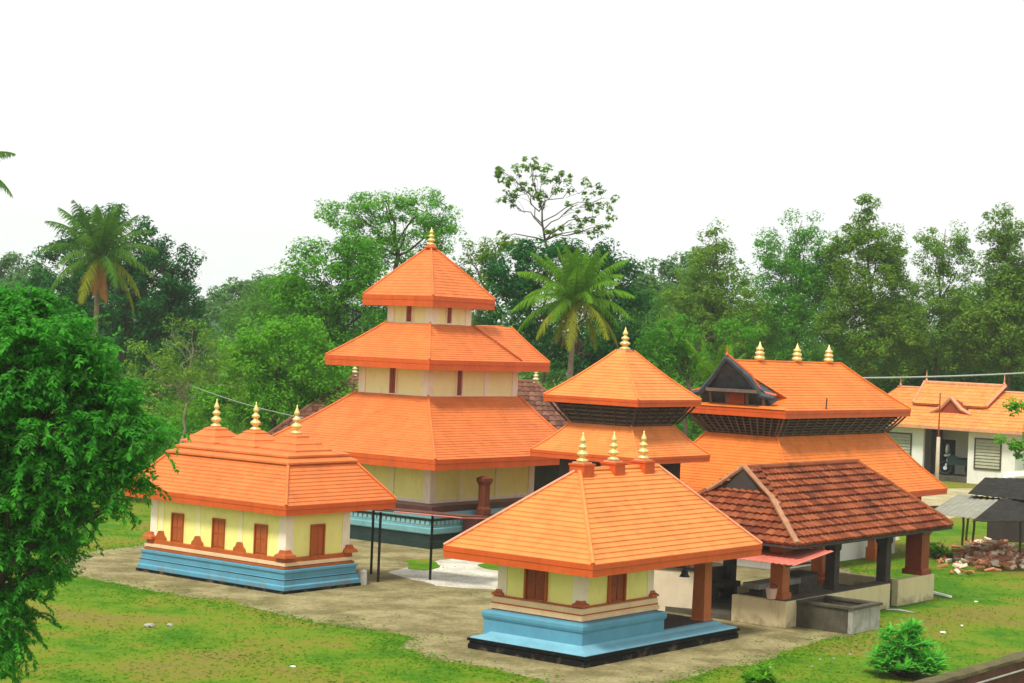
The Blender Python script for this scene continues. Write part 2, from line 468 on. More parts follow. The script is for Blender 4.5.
M['ground'] = ground_mat()
M['dirt'] = dirt_mat('bare sandy earth', (0.175, 0.150, 0.066), (0.25, 0.213, 0.100), (0.335, 0.288, 0.145))
M['apron'] = dirt_mat('pale worn cement', (0.46, 0.43, 0.33), (0.60, 0.57, 0.47), (0.68, 0.65, 0.55))
M['path'] = dirt_mat('pale dry earth', (0.36, 0.30, 0.15), (0.46, 0.39, 0.22), (0.52, 0.46, 0.28))
M['hill'] = paint('far wooded hill', (0.06, 0.12, 0.08), 0.9, 0.2, 0.05)

# ------------------------------------------------------------------ the setting: ground, yard, path, hill
mb = MB()
ringsr = [0.1, 30, 60, 90, 130, 200, 400, 800]
mb.rings([[(r * math.cos(a), 60 + r * math.sin(a), 0) for a in np.linspace(0, 2 * math.pi, 49)[:-1]] for r in ringsr], cap0=True, cap1=False)
tag(mb.build('ground', M['ground']), kind='structure')


def ragged(pts, step=0.35, amp=0.22, seed=1):
    """a closed outline with an uneven, worn edge"""
    rr = np.random.default_rng(seed)
    out = []
    n = len(pts)
    ctrl = rr.normal(size=4000)
    s_ = 0.0
    def nz(u):
        i = int(u); f = u - i; f = f * f * (3 - 2 * f)
        return ctrl[i % 4000] * (1 - f) + ctrl[(i + 1) % 4000] * f
    for i in range(n):
        a, b_ = Vector(pts[i]), Vector(pts[(i + 1) % n])
        d = b_ - a
        k = max(1, int(d.length / step))
        nrm = Vector((-d.y, d.x)).normalized()
        for j in range(k):
            f = j / k
            off = (nz((s_ + f * d.length) / 1.1) * amp + nz(1000 + (s_ + f * d.length) / .45) * amp * .3) * min(1, 6 * f, 6 * (1 - f))
            p = a + d * f + nrm * off
            out.append((p.x, p.y))
        s_ += d.length
    return out


def sheet(name, pts, z, mat):
    me = bpy.data.meshes.new(name)
    bm = bmesh.new()
    vs = [bm.verts.new((p[0], p[1], z)) for p in pts]
    f = bm.faces.new(vs)
    bmesh.ops.triangulate(bm, faces=[f])
    bmesh.ops.recalc_face_normals(bm, faces=bm.faces)
    if sum(fc.normal.z for fc in bm.faces) < 0:
        bmesh.ops.reverse_faces(bm, faces=bm.faces)
    bm.to_mesh(me)
    bm.free()
    me.materials.append(mat)
    o = bpy.data.objects.new(name, me)
    COL.objects.link(o)
    return tag(o, kind='structure')


def gpts(pp):
    return [tuple(at_z(*p)[:2]) for p in pp]


yard_outline = gpts([(20, 566), (85, 577), (150, 590), (240, 605), (310, 621), (372, 630), (412, 637), (400, 648), (440, 660),
                     (520, 676), (575, 690), (650, 690), (700, 674), (760, 662), (812, 644), (850, 634), (858, 600), (850, 570),
                     (815, 540), (760, 525), (600, 520), (420, 528), (300, 530), (200, 540), (100, 550)])
sheet('yard', ragged(yard_outline, 0.30, 0.16, 3), 0.004, M['dirt'])
sheet('cement_apron', ragged(gpts([(388, 572), (412, 580), (436, 586), (500, 590), (520, 575), (520, 556), (470, 556), (440, 560), (420, 566)]), 0.3, 0.1, 4), 0.008, M['apron'])
sheet('grass_patch', ragged(gpts([(405, 560), (432, 558), (440, 566), (425, 571), (408, 569)]), 0.25, 0.12, 5), 0.012, M['ground'])
sheet('grass_patch', ragged(gpts([(478, 566), (500, 562), (520, 566), (500, 571)]), 0.25, 0.12, 6), 0.012, M['ground'])
sheet('path', ragged(gpts([(840, 560), (880, 545), (940, 520), (1060, 500), (1060, 490), (900, 488), (860, 500), (840, 520)]), 0.5, 0.25, 7), 0.008, M['path'])

# far hill beyond the woods
mb = MB()
hp = []
for j, y in enumerate((420, 500, 580, 660, 740)):
    row = []
    for i, x in enumerate(np.linspace(-420, 420, 61)):
        prof = (0, 7, 13, 16, 0)[j] * (0.62 + 0.38 * math.sin(x / 90 + 2.6) + 0.13 * math.sin(x / 35 + j))
        row.append((x, y, max(-1, prof)))
    hp.append(row)
vv = [p for r_ in hp for p in r_]
ff = [(j * 61 + i, j * 61 + i + 1, (j + 1) * 61 + i + 1, (j + 1) * 61 + i) for j in range(4) for i in range(60)]
mb.add(vv, ff)
tag(mb.build('hill', M['hill'], smooth=True), kind='structure')

# ------------------------------------------------------------------ building helpers
RZ = R(52)            # the whole compound is laid out on one pair of axes
EX = Vector((math.cos(RZ), math.sin(RZ), 0))
EY = Vector((-math.sin(RZ), math.cos(RZ), 0))


def inset(r, t):
    return (r[0] + t, r[1] - t, r[2] + t, r[3] - t)


def lerp_rect(a, b, s):
    return tuple(a[i] + (b[i] - a[i]) * s for i in range(4))


def stepped_roof(name, parent, mat, outer, inner, z0, z1, n, step, curve=0.0, wobble=0.004):
    """hip roof of n overlapping courses; curve > 0 makes the slope swing out at the eave"""
    rr = random.Random(hash(name + parent.name) % 1000 if False else int(outer[1] * 100) + n)
    def z_at(s):
        return z0 + (z1 - z0) * ((1 - curve) * s + curve * s * s)
    prof = []
    for k in range(n):
        s0, s1 = k / n, (k + 1) / n
        w = rr.uniform(-wobble, wobble)
        prof.append((lerp_rect(outer, inner, s0), z_at(s0) + step + w))
        prof.append((lerp_rect(outer, inner, s1), z_at(s1) + w * 0.3))
    mb_ = MB().rects(prof, cap0=False, cap1=True)
    return mb_.build(name, mat, parent)


def fascia(parent, outer, zb, zt, thick=0.12, mat=None, lip=0.03):
    """the deep painted board round the eave with a soffit lip"""
    i = inset(outer, thick)
    o2 = inset(outer, -0.012)
    prof = [(i, zt - 0.05), (i, zb + 0.03), (outer, zb), (outer, zb + (zt - zb) * 0.55), (o2, zb + (zt - zb) * 0.6), (o2, zt), (inset(outer, 0.02), zt + 0.012), (i, zt + 0.015)]
    b_ = MB().rects(prof + [prof[0]], cap0=False, cap1=False)
    return b_.build('fascia', mat or M['fascia'], parent)


def soffit(parent, outer, inner, z, mat):
    return MB().rects([(inset(outer, 0.1), z), (inset(outer, 0.1), z + 0.03), (inner, z + 0.05), (inner, z), (inset(outer, 0.1), z)], cap0=False, cap1=False).build('soffit', mat, parent)


def hip_caps(parent, outer, inner, z0, z1, mat, r=0.05, curve=0.0, corners=(0, 1, 2, 3), ridge=None, lift=0.03):
    """rounded caps along the hips (and ridge) as one part each"""
    def c(rct, i):
        return [(rct[0], rct[2]), (rct[1], rct[2]), (rct[1], rct[3]), (rct[0], rct[3])][i]
    for i in corners:
        pts = []
        for k in range(7):
            s = k / 6
            p = c(lerp_rect(outer, inner, s), i)
            pts.append((p[0], p[1], z0 + (z1 - z0) * ((1 - curve) * s + curve * s * s) + lift))
        MB().tube(pts, r, 6).build('hip_ridge', mat, parent)
    if ridge:
        MB().tube(ridge, r * 1.15, 6).build('ridge', mat, parent)


def finial_prof(h, r):
    return [(r * 0.55, 0), (r * 1.0, 0.02 * h), (r * 1.05, 0.07 * h), (r * 0.5, 0.13 * h), (r * 0.4, 0.16 * h), (r * 0.95, 0.23 * h), (r * 1.0, 0.29 * h),
            (r * 0.6, 0.36 * h), (r * 0.33, 0.40 * h), (r * 0.75, 0.47 * h), (r * 0.78, 0.52 * h), (r * 0.42, 0.58 * h), (r * 0.25, 0.62 * h),
            (r * 0.52, 0.68 * h), (r * 0.50, 0.74 * h), (r * 0.28, 0.83 * h), (r * 0.12, 0.92 * h), (0.012, h)]


def finial(parent, x, y, z, h, r, mat=None):
    return MB().lathe(finial_prof(h, r), x, y, z, 14).build('finial', mat or M['gold'], parent, smooth=True)


def face_box(mb_, face, rect, a0, a1, z0, z1, d0, d1):
    """box on the outside of a wall rect: face 'r' is y=min (runs along x), 'l' is x=min (runs along y);
    'b' is y=max, 'e' is x=max; d0..d1 measured outward"""
    x0, x1, y0, y1 = rect
    if face == 'r': mb_.box(a0, a1, y0 - d1, y0 - d0, z0, z1)
    elif face == 'l': mb_.box(x0 - d1, x0 - d0, a0, a1, z0, z1)
    elif face == 'b': mb_.box(a0, a1, y1 + d0, y1 + d1, z0, z1)
    else: mb_.box(x1 + d0, x1 + d1, a0, a1, z0, z1)
    return mb_


def door(parent, face, rect, a, w, z0, z1, mat=None, frame=None, name='door'):
    """leaf with two sunk panels, with its frame as a sub-part"""
    d = MB()
    face_box(d, face, rect, a - w / 2, a + w / 2, z0, z1, 0.0, 0.022)
    hh = z1 - z0
    for (p0, p1) in ((0.06, 0.47), (0.53, 0.94)):
        for s in (0, 1):
            x0 = a - w / 2 + w * (0.07 + 0.46 * s)
            face_box(d, face, rect, x0, x0 + w * 0.40, z0 + hh * p0, z0 + hh * p1, 0.024, 0.040)
    o = d.build(name, mat or M['door'], parent)
    f = MB()
    t = max(0.035, w * 0.09)
    face_box(f, face, rect, a - w / 2 - t, a - w / 2 - 0.002, z0, z1 + t, 0.0, 0.085)
    face_box(f, face, rect, a + w / 2 + 0.002, a + w / 2 + t, z0, z1 + t, 0.0, 0.085)
    face_box(f, face, rect, a - w / 2, a + w / 2, z1 + 0.002, z1 + t, 0.0, 0.085)
    f.build('frame', frame or M['brown'], o)
    return o


def merlon(parent, face, rect, a, w, z0, h, mat, d=0.05):
    """small stepped bell-shaped crest standing on the moulding"""
    poly = [(a - w / 2, z0), (a + w / 2, z0), (a + w * 0.46, z0 + h * 0.3), (a + w * 0.30, z0 + h * 0.55), (a + w * 0.20, z0 + h * 0.95),
            (a, z0 + h), (a - w * 0.20, z0 + h * 0.95), (a - w * 0.30, z0 + h * 0.55), (a - w * 0.46, z0 + h * 0.3)]
    x0, x1, y0, y1 = rect
    b_ = MB()
    if face == 'r': b_.prism(poly, 'y', y0 - d, y0 - 0.001)
    else: b_.prism(poly, 'x', x0 - d, x0 - 0.001)
    return b_.build('merlon', mat, parent)


def corner_merlon(parent, x, y, w, z0, h, mat):
    b_ = MB().rects([((x - w / 2, x + w / 2, y - w / 2, y + w / 2), z0), ((x - w * .46, x + w * .46, y - w * .46, y + w * .46), z0 + h * .35),
                     ((x - w * .3, x + w * .3, y - w * .3, y + w * .3), z0 + h * .6), ((x - w * .24, x + w * .24, y - w * .24, y + w * .24), z0 + h)])
    return b_.build('merlon', mat, parent)


def pilasters(parent, rect, z0, z1, spots, w, mat, d=0.03):
    for face, a in spots:
        face_box(MB(), face, rect, a - w / 2, a + w / 2, z0, z1, 0.0, d).build('pilaster', mat, parent)


# ------------------------------------------------------------------ front shrine with the open porch
t = thing('shrine', 'small shrine with blue stepped plinth and open porch, three finials on its ridge', 'shrine', (2.15, 46.35, 0), RZ)
PL = (0, 7.42, 0, 3.8)
MB().rects([(PL, 0), (PL, 0.13), (inset(PL, .03), .15), (inset(PL, .03), .20), (inset(PL, -.02), .22), (inset(PL, -.02), .285), (inset(PL, .2), .287)]).build('base_course', M['black'], t)
MB().rects([(inset(PL, .03), .288), (inset(PL, .05), .32), (inset(PL, .34), .40), (inset(PL, .43), .47), (inset(PL, .5), .475)], cap0=False).build('ledge', M['pale_blue'], t)
BX = (0.42, 4.2, 0.42, 3.62)
MB().rects([(BX, .374), (BX, .78), (inset(BX, -.03), .80), (inset(BX, -.05), .86), (inset(BX, -.05), .94), (inset(BX, -.02), 1.0), (inset(BX, .14), 1.03)], cap0=False).build('plinth', M['blue'], t)
BB = inset(BX, .14)
MB().rects([(BB, 1.0), (BB, 1.06)], cap0=False).build('moulding_line', M['brown'], t)
MB().rects([(inset(BB, -.04), 1.062), (inset(BB, -.04), 1.16), (inset(BB, -.01), 1.17), (inset(BB, -.01), 1.19)], cap0=True).build('moulding', M['band'], t)
MB().rects([(inset(BB, -.012), 1.192), (inset(BB, -.012), 1.225)], cap0=True).build('moulding_line', M['brown'], t)
MB().rects([(inset(BB, .0), 1.227), (inset(BB, .0), 1.36), (inset(BB, .04), 1.37)], cap0=True).build('moulding', M['band'], t)
MB().rects([(inset(BB, .02), 1.372), (inset(BB, .02), 1.41)], cap0=True).build('moulding_line', M['brown'], t)
WX = inset(BB, .12)
MB().box(WX[0], WX[1], WX[2], WX[3], 1.405, 2.42).build('wall', M['yellow'], t)
pw = .26
for cx, cy in ((WX[0], WX[2]), (WX[1], WX[2]), (WX[0], WX[3]), (WX[1], WX[3])):
    sx = -0.03 if cx == WX[0] else 0.03
    sy = -0.03 if cy == WX[2] else 0.03
    x0, x1 = (cx - .03, cx + pw) if cx == WX[0] else (cx - pw, cx + .03)
    y0, y1 = (cy - .03, cy + pw) if cy == WX[2] else (cy - pw, cy + .03)
    MB().box(x0, x1, y0, y1, 1.412, 2.41).build('corner_pilaster', M['cream'], t)
    corner_merlon(t, cx + (0.03 if cx == WX[0] else -0.03), cy + (0.03 if cy == WX[2] else -0.03), .36, 1.411, .15, M['brown'])
door(t, 'l', WX, (WX[2] + WX[3]) / 2 + .1, .62, 1.42, 2.28)
door(t, 'r', WX, (WX[0] + WX[1]) / 2 - .1, .66, 1.42, 2.28)
RO = (-0.25, 8.0, -0.30, 4.55)
RI = (2.35, 6.15, 2.10, 2.16)
stepped_roof('roof', t, M['roof'], RO, RI, 2.62, 4.72, 19, .035)
fascia(t, RO, 2.33, 2.64)
soffit(t, RO, (2.5, 5.5, 1.9, 2.4), 2.38, M['brown'])
hip_caps(t, RO, RI, 2.64, 4.74, M['hip'], .045, corners=(1, 2, 3))
hip_caps(t, RO, RI, 2.64, 4.74, M['roof'], .06, corners=(0,))
hip_caps(t, RO, RI, 2.64, 4.74, M['roof'], .07, corners=(), ridge=[(2.3, 2.13, 4.74), (6.2, 2.13, 4.74)])
for fx in (2.50, 3.96, 5.42):
    MB().rects([((fx - .24, fx + .24, 1.89, 2.37), 4.56), ((fx - .24, fx + .24, 1.89, 2.37), 4.86), ((fx - .265, fx + .265, 1.865, 2.395), 4.87), ((fx - .265, fx + .265, 1.865, 2.395), 4.92)]).build('finial_base', M['fascia'], t)
    MB().rects([((fx - .19, fx + .19, 1.94, 2.32), 4.92), ((fx - .19, fx + .19, 1.94, 2.32), 4.96)]).build('finial_seat', M['hip'], t)
    finial(t, fx, 2.13, 4.96, .80, .155)
# porch floor, pillars, beam
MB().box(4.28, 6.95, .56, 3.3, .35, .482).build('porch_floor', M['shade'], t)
for px_, py_ in ((6.72, .82), (6.72, 3.1)):
    MB().rects([((px_ - .24, px_ + .24, py_ - .24, py_ + .24), .48), ((px_ - .23, px_ + .23, py_ - .23, py_ + .23), .53), ((px_ - .2, px_ + .2, py_ - .2, py_ + .2), .56),
                ((px_ - .18, px_ + .18, py_ - .18, py_ + .18), 2.15), ((px_ - .25, px_ + .25, py_ - .25, py_ + .25), 2.2), ((px_ - .25, px_ + .25, py_ - .25, py_ + .25), 2.36)]).build('porch_pillar', M['orange_pillar'], t)
MB().box(3.5, 7.4, .70, .86, 2.2, 2.37).box(3.5, 7.4, 3.0, 3.16, 2.2, 2.37).build('beam', M['darkwood'], t)
# temple bell hanging in the porch
MB().lathe([(.02, .42), (.02, .2), (.08, .18), (.10, .08), (.15, 0), (.13, 0)], 5.7, .78, 1.78, 12).build('bell', M['bluewood'], t, smooth=True)

# ------------------------------------------------------------------ left shrine with three stepped crowns
t = thing('shrine', 'long yellow shrine with three stepped crowns and brass finials behind the leafy branches', 'shrine', (-6.74, 57.18, 0), RZ)
PL = (0, 3.45, 0, 6.85)
MB().rects([(inset(PL, -.03), 0), (inset(PL, -.03), .09), (inset(PL, .02), .1)]).build('base_course', M['black'], t)
MB().rects([(PL, .10), (PL, .22), (inset(PL, .05), .26), (inset(PL, .05), .40), (inset(PL, .10), .44), (inset(PL, .10), .62), (inset(PL, .06), .64), (inset(PL, .06), .71), (inset(PL, .2), .74)], cap0=False).build('plinth', M['blue'], t)
MB().rects([(inset(PL, .045), .405), (inset(PL, .045), .425), (inset(PL, .12), .427)], cap0=True).build('plinth_line', M['green_black'], t)
BB = inset(PL, .14)
MB().rects([(BB, .742), (BB, .80), (inset(BB, .05), .81), (inset(BB, .05), .83)]).build('moulding_line', M['brown'], t)
MB().rects([(inset(BB, .01), .832), (inset(BB, .01), .93), (inset(BB, .08), .94)]).build('moulding', M['band'], t)
MB().rects([(inset(BB, .06), .942), (inset(BB, .06), 1.06), (inset(BB, .12), 1.08)]).build('moulding_band', M['brown'], t)
WX = inset(BB, .16)
MB().box(WX[0], WX[1], WX[2], WX[3], 1.07, 2.66).build('wall', M['yellow'], t)
for cx, cy in ((WX[0], WX[2]), (WX[1], WX[2]), (WX[0], WX[3]), (WX[1], WX[3])):
    x0, x1 = (cx - .03, cx + .3) if cx == WX[0] else (cx - .3, cx + .03)
    y0, y1 = (cy - .03, cy + .3) if cy == WX[2] else (cy - .3, cy + .03)
    MB().box(x0, x1, y0, y1, 1.085, 2.65).build('corner_pilaster', M['cream'], t)
    corner_merlon(t, cx + (0.02 if cx == WX[0] else -0.02), cy + (0.02 if cy == WX[2] else -0.02), .52, 1.082, .24, M['brown'])
ys = (1.37, 3.3, 5.25)
for y in ys:
    door(t, 'l', WX, y, .46, 1.08, 2.0, M['brown'])
for y in (2.32, 4.28, 6.05):
    merlon(t, 'l', WX, y, .56, 1.082, .30, M['brown'])
    face_box(MB(), 'l', WX, y - .10, y + .10, 1.383, 2.65, 0, .02).build('pilaster', M['pale_yellow'], t)
door(t, 'r', WX, 1.68, .52, 1.08, 2.02, M['brown'])
RO = (-0.15, 4.95, -0.1, 7.42)
RI = (0.88, 3.95, 0.9, 6.45)
stepped_roof('roof', t, M['roof_red'], RO, RI, 2.72, 3.92, 11, .03)
fascia(t, RO, 2.44, 2.74)
soffit(t, RO, (1.2, 2.6, 1.2, 6.0), 2.5, M['brown'])
hip_caps(t, RO, RI, 2.74, 3.94, M['roof_red'], .05)
c1 = inset(RI, .0)
MB().rects([(inset(c1, -.10), 3.93), (inset(c1, -.10), 3.99), (inset(c1, .14), 4.10), (inset(c1, .14), 4.13)]).build('roof_step', M['roof_red'], t)
c2 = inset(c1, .20)
MB().rects([(inset(c2, -.10), 4.132), (inset(c2, -.10), 4.19), (inset(c2, .12), 4.27), (inset(c2, .12), 4.275)]).build('roof_step', M['roof_red'], t)
for yy in (2.12, 4.02, 5.92):
    cx = 2.42
    def sq(h_): return (cx - h_, cx + h_, yy - h_, yy + h_)
    crown = MB().rects([(sq(.84), 4.276), (sq(.84), 4.33), (sq(.72), 4.38), (sq(.60), 4.48), (sq(.60), 4.52), (sq(.48), 4.56), (sq(.34), 4.68), (sq(.30), 4.69), (sq(.30), 4.74), (sq(.18), 4.80)]).build('crown', M['roof_red'], t)
    finial(t, cx, yy, 4.79, .96, .18)

# ------------------------------------------------------------------ the three-tier tower
t = thing('temple_tower', 'tall three-tier temple tower with orange roofs, cream walls and banded teal plinth', 'temple', (-2.80, 70.80, 0), RZ)
PL = (0, 8.8, 0, 8.8)
MB().rects([(inset(PL, .0), 0), (inset(PL, .0), .28), (inset(PL, .08), .30), (inset(PL, .08), .54)]).build('base_course', M['green_black'], t)
MB().rects([(inset(PL, .03), .545), (inset(PL, .0), .58), (inset(PL, .0), .76), (inset(PL, .07), .80)]).build('plinth', M['teal'], t)
MB().rects([(inset(PL, .10), .802), (inset(PL, .10), .88)]).build('plinth_line', M['teal'], t)
MB().rects([(inset(PL, .14), .882), (inset(PL, .14), 1.06)]).build('dentil_back', M['teal'], t)
db = MB()
DB = inset(PL, .14)
for k in range(34):
    a = .2 + k * .25
    for fc in ('l', 'r', 'b', 'e'):
        face_box(db, fc, DB, a, a + .16, .895, 1.045, 0.001, .05)
db.build('dentil_row', M['teal_light'], t)
MB().rects([(inset(PL, .10), 1.062), (inset(PL, .10), 1.14)]).build('plinth_line', M['green_black'], t)
MB().rects([(inset(PL, .06), 1.142), (inset(PL, .0), 1.18), (inset(PL, .0), 1.36), (inset(PL, .06), 1.40)]).build('plinth', M['teal'], t)
MB().rects([(inset(PL, .02), 1.402), (inset(PL, .02), 1.60), (inset(PL, .05), 1.62)]).build('platform', M['maroon'], t)


def storey(parent, rect, z0, z1, doors, pil, dw=.34, lowband=.22):
    MB().box(*rect, z0, z1).build('wall', M['yellow'] if z0 < 3 else M['pale_yellow'], parent)
    x0, x1, y0, y1 = rect
    MB().rects([(inset(rect, -.035), z0), (inset(rect, -.035), z0 + lowband), (inset(rect, .1), z0 + lowband + .01)], cap0=False).build('wall_base', M['cream'], parent)
    MB().rects([(inset(rect, .1), z1 - .16), (inset(rect, -.035), z1 - .15), (inset(rect, -.035), z1 - .01)], cap1=False).build('wall_top', M['cream'], parent)
    for cx, cy in ((x0, y0), (x1, y0), (x0, y1), (x1, y1)):
        w = .30
        a0, a1 = (cx - .05, cx + w) if cx == x0 else (cx - w, cx + .05)
        b0, b1 = (cy - .05, cy + w) if cy == y0 else (cy - w, cy + .05)
        MB().box(a0, a1, b0, b1, z0 + .001, z1 - .005).build('corner_pilaster', M['cream'], parent)
    for fc, a in pil:
        face_box(MB(), fc, rect, a - .13, a + .13, z0 + .002, z1 - .006, 0, .045).build('pilaster', M['pale_yellow'] if z0 < 3 else M['cream'], parent)
    for fc, a in doors:
        door(parent, fc, rect, a, dw, z0 + .12, z1 - .12, name='window', mat=M['door'], frame=M['cream'])


# ground storey
storey(t, (1.0, 7.6, 1.0, 7.8), 1.60, 3.35, [], [('l', 3.0), ('l', 5.6), ('r', 2.9), ('r', 5.2)], lowband=.16)
RO, RI = (-.4, 9.25, -.4, 9.2), (2.2, 8.1, 2.3, 6.2)
stepped_roof('roof', t, M['roof_red'], RO, RI, 3.45, 5.74, 24, .026, 0.12)
fascia(t, RO, 3.05, 3.47)
soffit(t, RO, (1.0, 7.6, 1.0, 7.8), 3.12, M['brown'])
hip_caps(t, RO, RI, 3.46, 5.75, M['roof_red'], .05, 0.12)
# middle storey with its extension to the right
storey(t, (2.28, 8.05, 2.42, 6.08), 5.66, 7.0, [('l', 4.25), ('r', 4.2)], [('r', 6.0)], .34, .12)
RO, RI = (1.25, 9.15, 1.5, 7.15), (2.9, 8.2, 2.95, 5.3)
stepped_roof('roof', t, M['roof_red'], RO, RI, 7.20, 8.66, 16, .024, 0.1)
fascia(t, RO, 6.82, 7.22)
soffit(t, RO, (2.28, 8.05, 2.42, 6.08), 6.88, M['brown'])
hip_caps(t, RO, RI, 7.21, 8.67, M['roof_red'], .045, 0.1)
MB().tube([(5.5, 2.90, 8.70), (6.4, 2.2, 7.99), (7.25, 1.53, 7.28)], .035, 6).build('valley_line', M['brown'], t)
MB().prism([(8.05, 8.2), (8.5, 8.2), (8.75, 8.35), (8.45, 8.72), (8.05, 8.70)], 'y', 3.5, 4.75).build('gablet', M['roof_red'], t)
# upper storey
storey(t, (3.02, 5.45, 2.98, 5.30), 8.60, 9.55, [('l', 4.15), ('r', 4.05)], [], .30, .10)
RO = (2.42, 6.40, 2.44, 6.26)
stepped_roof('roof', t, M['roof_red'], RO, (4.33, 4.57, 4.28, 4.52), 9.76, 11.78, 17, .024, -0.05)
fascia(t, RO, 9.34, 9.78)
soffit(t, RO, (3.02, 5.45, 2.98, 5.30), 9.4, M['brown'])
hip_caps(t, RO, (4.33, 4.57, 4.28, 4.52), 9.77, 11.79, M['roof_red'], .045, -0.05)
MB().lathe([(.22, 0), (.26, .06), (.2, .14), (.16, .18)], 4.45, 4.40, 11.78, 12).build('finial_base', M['fascia'], t)
finial(t, 4.45, 4.40, 11.94, .75, .17)
# brown column at the foot of the stair on the right face
MB().rects([((1.7, 3.7, -1.1, -.02), 0), ((1.7, 3.7, -1.1, -.02), .55)]).rects([((1.85, 3.55, -.75, -.02), .55), ((1.85, 3.55, -.75, -.02), 1.12)]).build('stair', M['maroon'], t)
px_, py_ = 2.72, -.34
MB().rects([((px_ - .21, px_ + .21, py_ - .21, py_ + .21), 1.12), ((px_ - .21, px_ + .21, py_ - .21, py_ + .21), 1.45), ((px_ - .16, px_ + .16, py_ - .16, py_ + .16), 1.55),
            ((px_ - .16, px_ + .16, py_ - .16, py_ + .16), 2.38), ((px_ - .23, px_ + .23, py_ - .23, py_ + .23), 2.55), ((px_ - .23, px_ + .23, py_ - .23, py_ + .23), 2.66), ((px_ - .10, px_ + .10, py_ - .10, py_ + .10), 2.74)]).build('pillar', M['pillar_brown'], t)

# ------------------------------------------------------------------ two-tier pavilion between tower and hall
t = thing('pavilion', 'square two-tier pavilion with flared orange roofs and dark slatted walls beside the tower', 'pavilion', (4.43, 62.77, 0), RZ)
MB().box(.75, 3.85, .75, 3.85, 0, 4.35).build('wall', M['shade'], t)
MB().rects([((.4, 4.2, .4, 4.2), 0), ((.4, 4.2, .4, 4.2), .45)]).build('plinth', M['stone'], t)
RO, RI = (0, 4.6, 0, 4.6), (1.0, 3.6, 1.0, 3.6)
stepped_roof('roof', t, M['roof'], RO, RI, 4.28, 5.30, 12, .024, 0.25)
fascia(t, RO, 4.06, 4.30)
soffit(t, RO, (.75, 3.85, .75, 3.85), 4.1, M['darkwood'])
hip_caps(t, RO, RI, 4.29, 5.31, M['roof'], .035, 0.25)
US, UT = (1.02, 3.58, 1.02, 3.58), (.60, 4.0, .60, 4.0)
MB().rects([(US, 5.28), (inset(US, -.06), 5.5), (UT, 6.08)]).build('upper_wall', M['darkwood'], t)
sl = MB()
for k in range(6):
    s = k / 5
    rct = lerp_rect(US, UT, s)
    sl.rects([(inset(rct, -.05), 5.33 + .70 * s), (inset(rct, -.05), 5.37 + .70 * s), (inset(rct, .2), 5.37 + .70 * s), (inset(rct, .2), 5.33 + .70 * s), (inset(rct, -.05), 5.33 + .70 * s)], cap0=False, cap1=False)
sl.build('slats', M['slat'], t)


def brackets(parent, lo, hi, z0, z1, n, mat, w=.06):
    """curved wooden struts under the upper eave, each a part"""
    def strut(p, q, r_):
        MB().tube([(p[0], p[1], z0), ((p[0] * .45 + q[0] * .55), (p[1] * .45 + q[1] * .55), z0 + (z1 - z0) * .5), (q[0], q[1], z1)], r_, 4).build('bracket', mat, parent)
    for k in range(n):
        f = (k + .5) / n
        for fc in range(4):
            if fc == 0: p, q = (lo[0] + (lo[1] - lo[0]) * f, lo[2]), (hi[0] + (hi[1] - hi[0]) * f, hi[2])
            elif fc == 1: p, q = (lo[0], lo[2] + (lo[3] - lo[2]) * f), (hi[0], hi[2] + (hi[3] - hi[2]) * f)
            elif fc == 2: p, q = (lo[1], lo[2] + (lo[3] - lo[2]) * f), (hi[1], hi[2] + (hi[3] - hi[2]) * f)
            else: p, q = (lo[0] + (lo[1] - lo[0]) * f, lo[3]), (hi[0] + (hi[1] - hi[0]) * f, hi[3])
            strut(p, q, w)
    for a in (0, 1):
        for c_ in (2, 3):
            strut((lo[a], lo[c_]), (hi[a], hi[c_]), w * 1.1)


brackets(t, inset(US, -.12), inset(UT, -.2), 5.36, 6.08, 6, M['darkwood'], .035)
RO, RI = (.28, 4.32, .28, 4.32), (2.0, 2.65, 2.15, 2.45)
stepped_roof('roof', t, M['roof'], RO, RI, 6.24, 7.90, 16, .024, 0.16)
fascia(t, RO, 6.02, 6.26)
soffit(t, RO, UT, 6.08, M['darkwood'])
hip_caps(t, RO, RI, 6.25, 7.91, M['roof'], .035, 0.16)
MB().rects([((2.1, 2.5, 2.1, 2.5), 7.88), ((2.1, 2.5, 2.1, 2.5), 7.97)]).build('finial_base', M['hip'], t)
finial(t, 2.3, 2.3, 7.96, .80, .19)

# ------------------------------------------------------------------ hall with gablet
CR = at_z(947, 494, 2.5)
OR = CR - EX * 12.7
t = thing('temple_hall', 'long two-tier orange roofed hall with a dark carved gable at its left end', 'temple hall', (OR.x, OR.y, 0), RZ)
LW = (0, 12.7, 0, 6.9)
BD = (2.0, 10.7, 2.0, 4.95)
MB().box(1.6, 11.2, 1.5, 5.4, 0, 2.75).build('wall', M['white'], t)
RI = inset(BD, -.05)
stepped_roof('roof', t, M['roof_hall'], LW, RI, 2.72, 4.92, 21, .026, 0.16)
fascia(t, LW, 2.5, 2.74)
soffit(t, LW, (1.6, 11.2, 1.5, 5.4), 2.56, M['darkwood'])
hip_caps(t, LW, RI, 2.73, 4.93, M['roof_hall'], .04, 0.16)
for cx in (.9, 4.4, 8.0, 11.75):
    for cy in (.9, 6.0):
        MB().rects([((cx - .2, cx + .2, cy - .2, cy + .2), 0), ((cx - .2, cx + .2, cy - .2, cy + .2), .5), ((cx - .15, cx + .15, cy - .15, cy + .15), .55), ((cx - .15, cx + .15, cy - .15, cy + .15), 2.6)]).build('pillar', M['brown'], t)
UT = (1.45, 11.25, 1.45, 5.45)
MB().rects([(BD, 4.90), (inset(BD, -.05), 5.1), (inset(UT, .05), 5.68)]).build('upper_wall', M['darkwood'], t)
sl = MB()
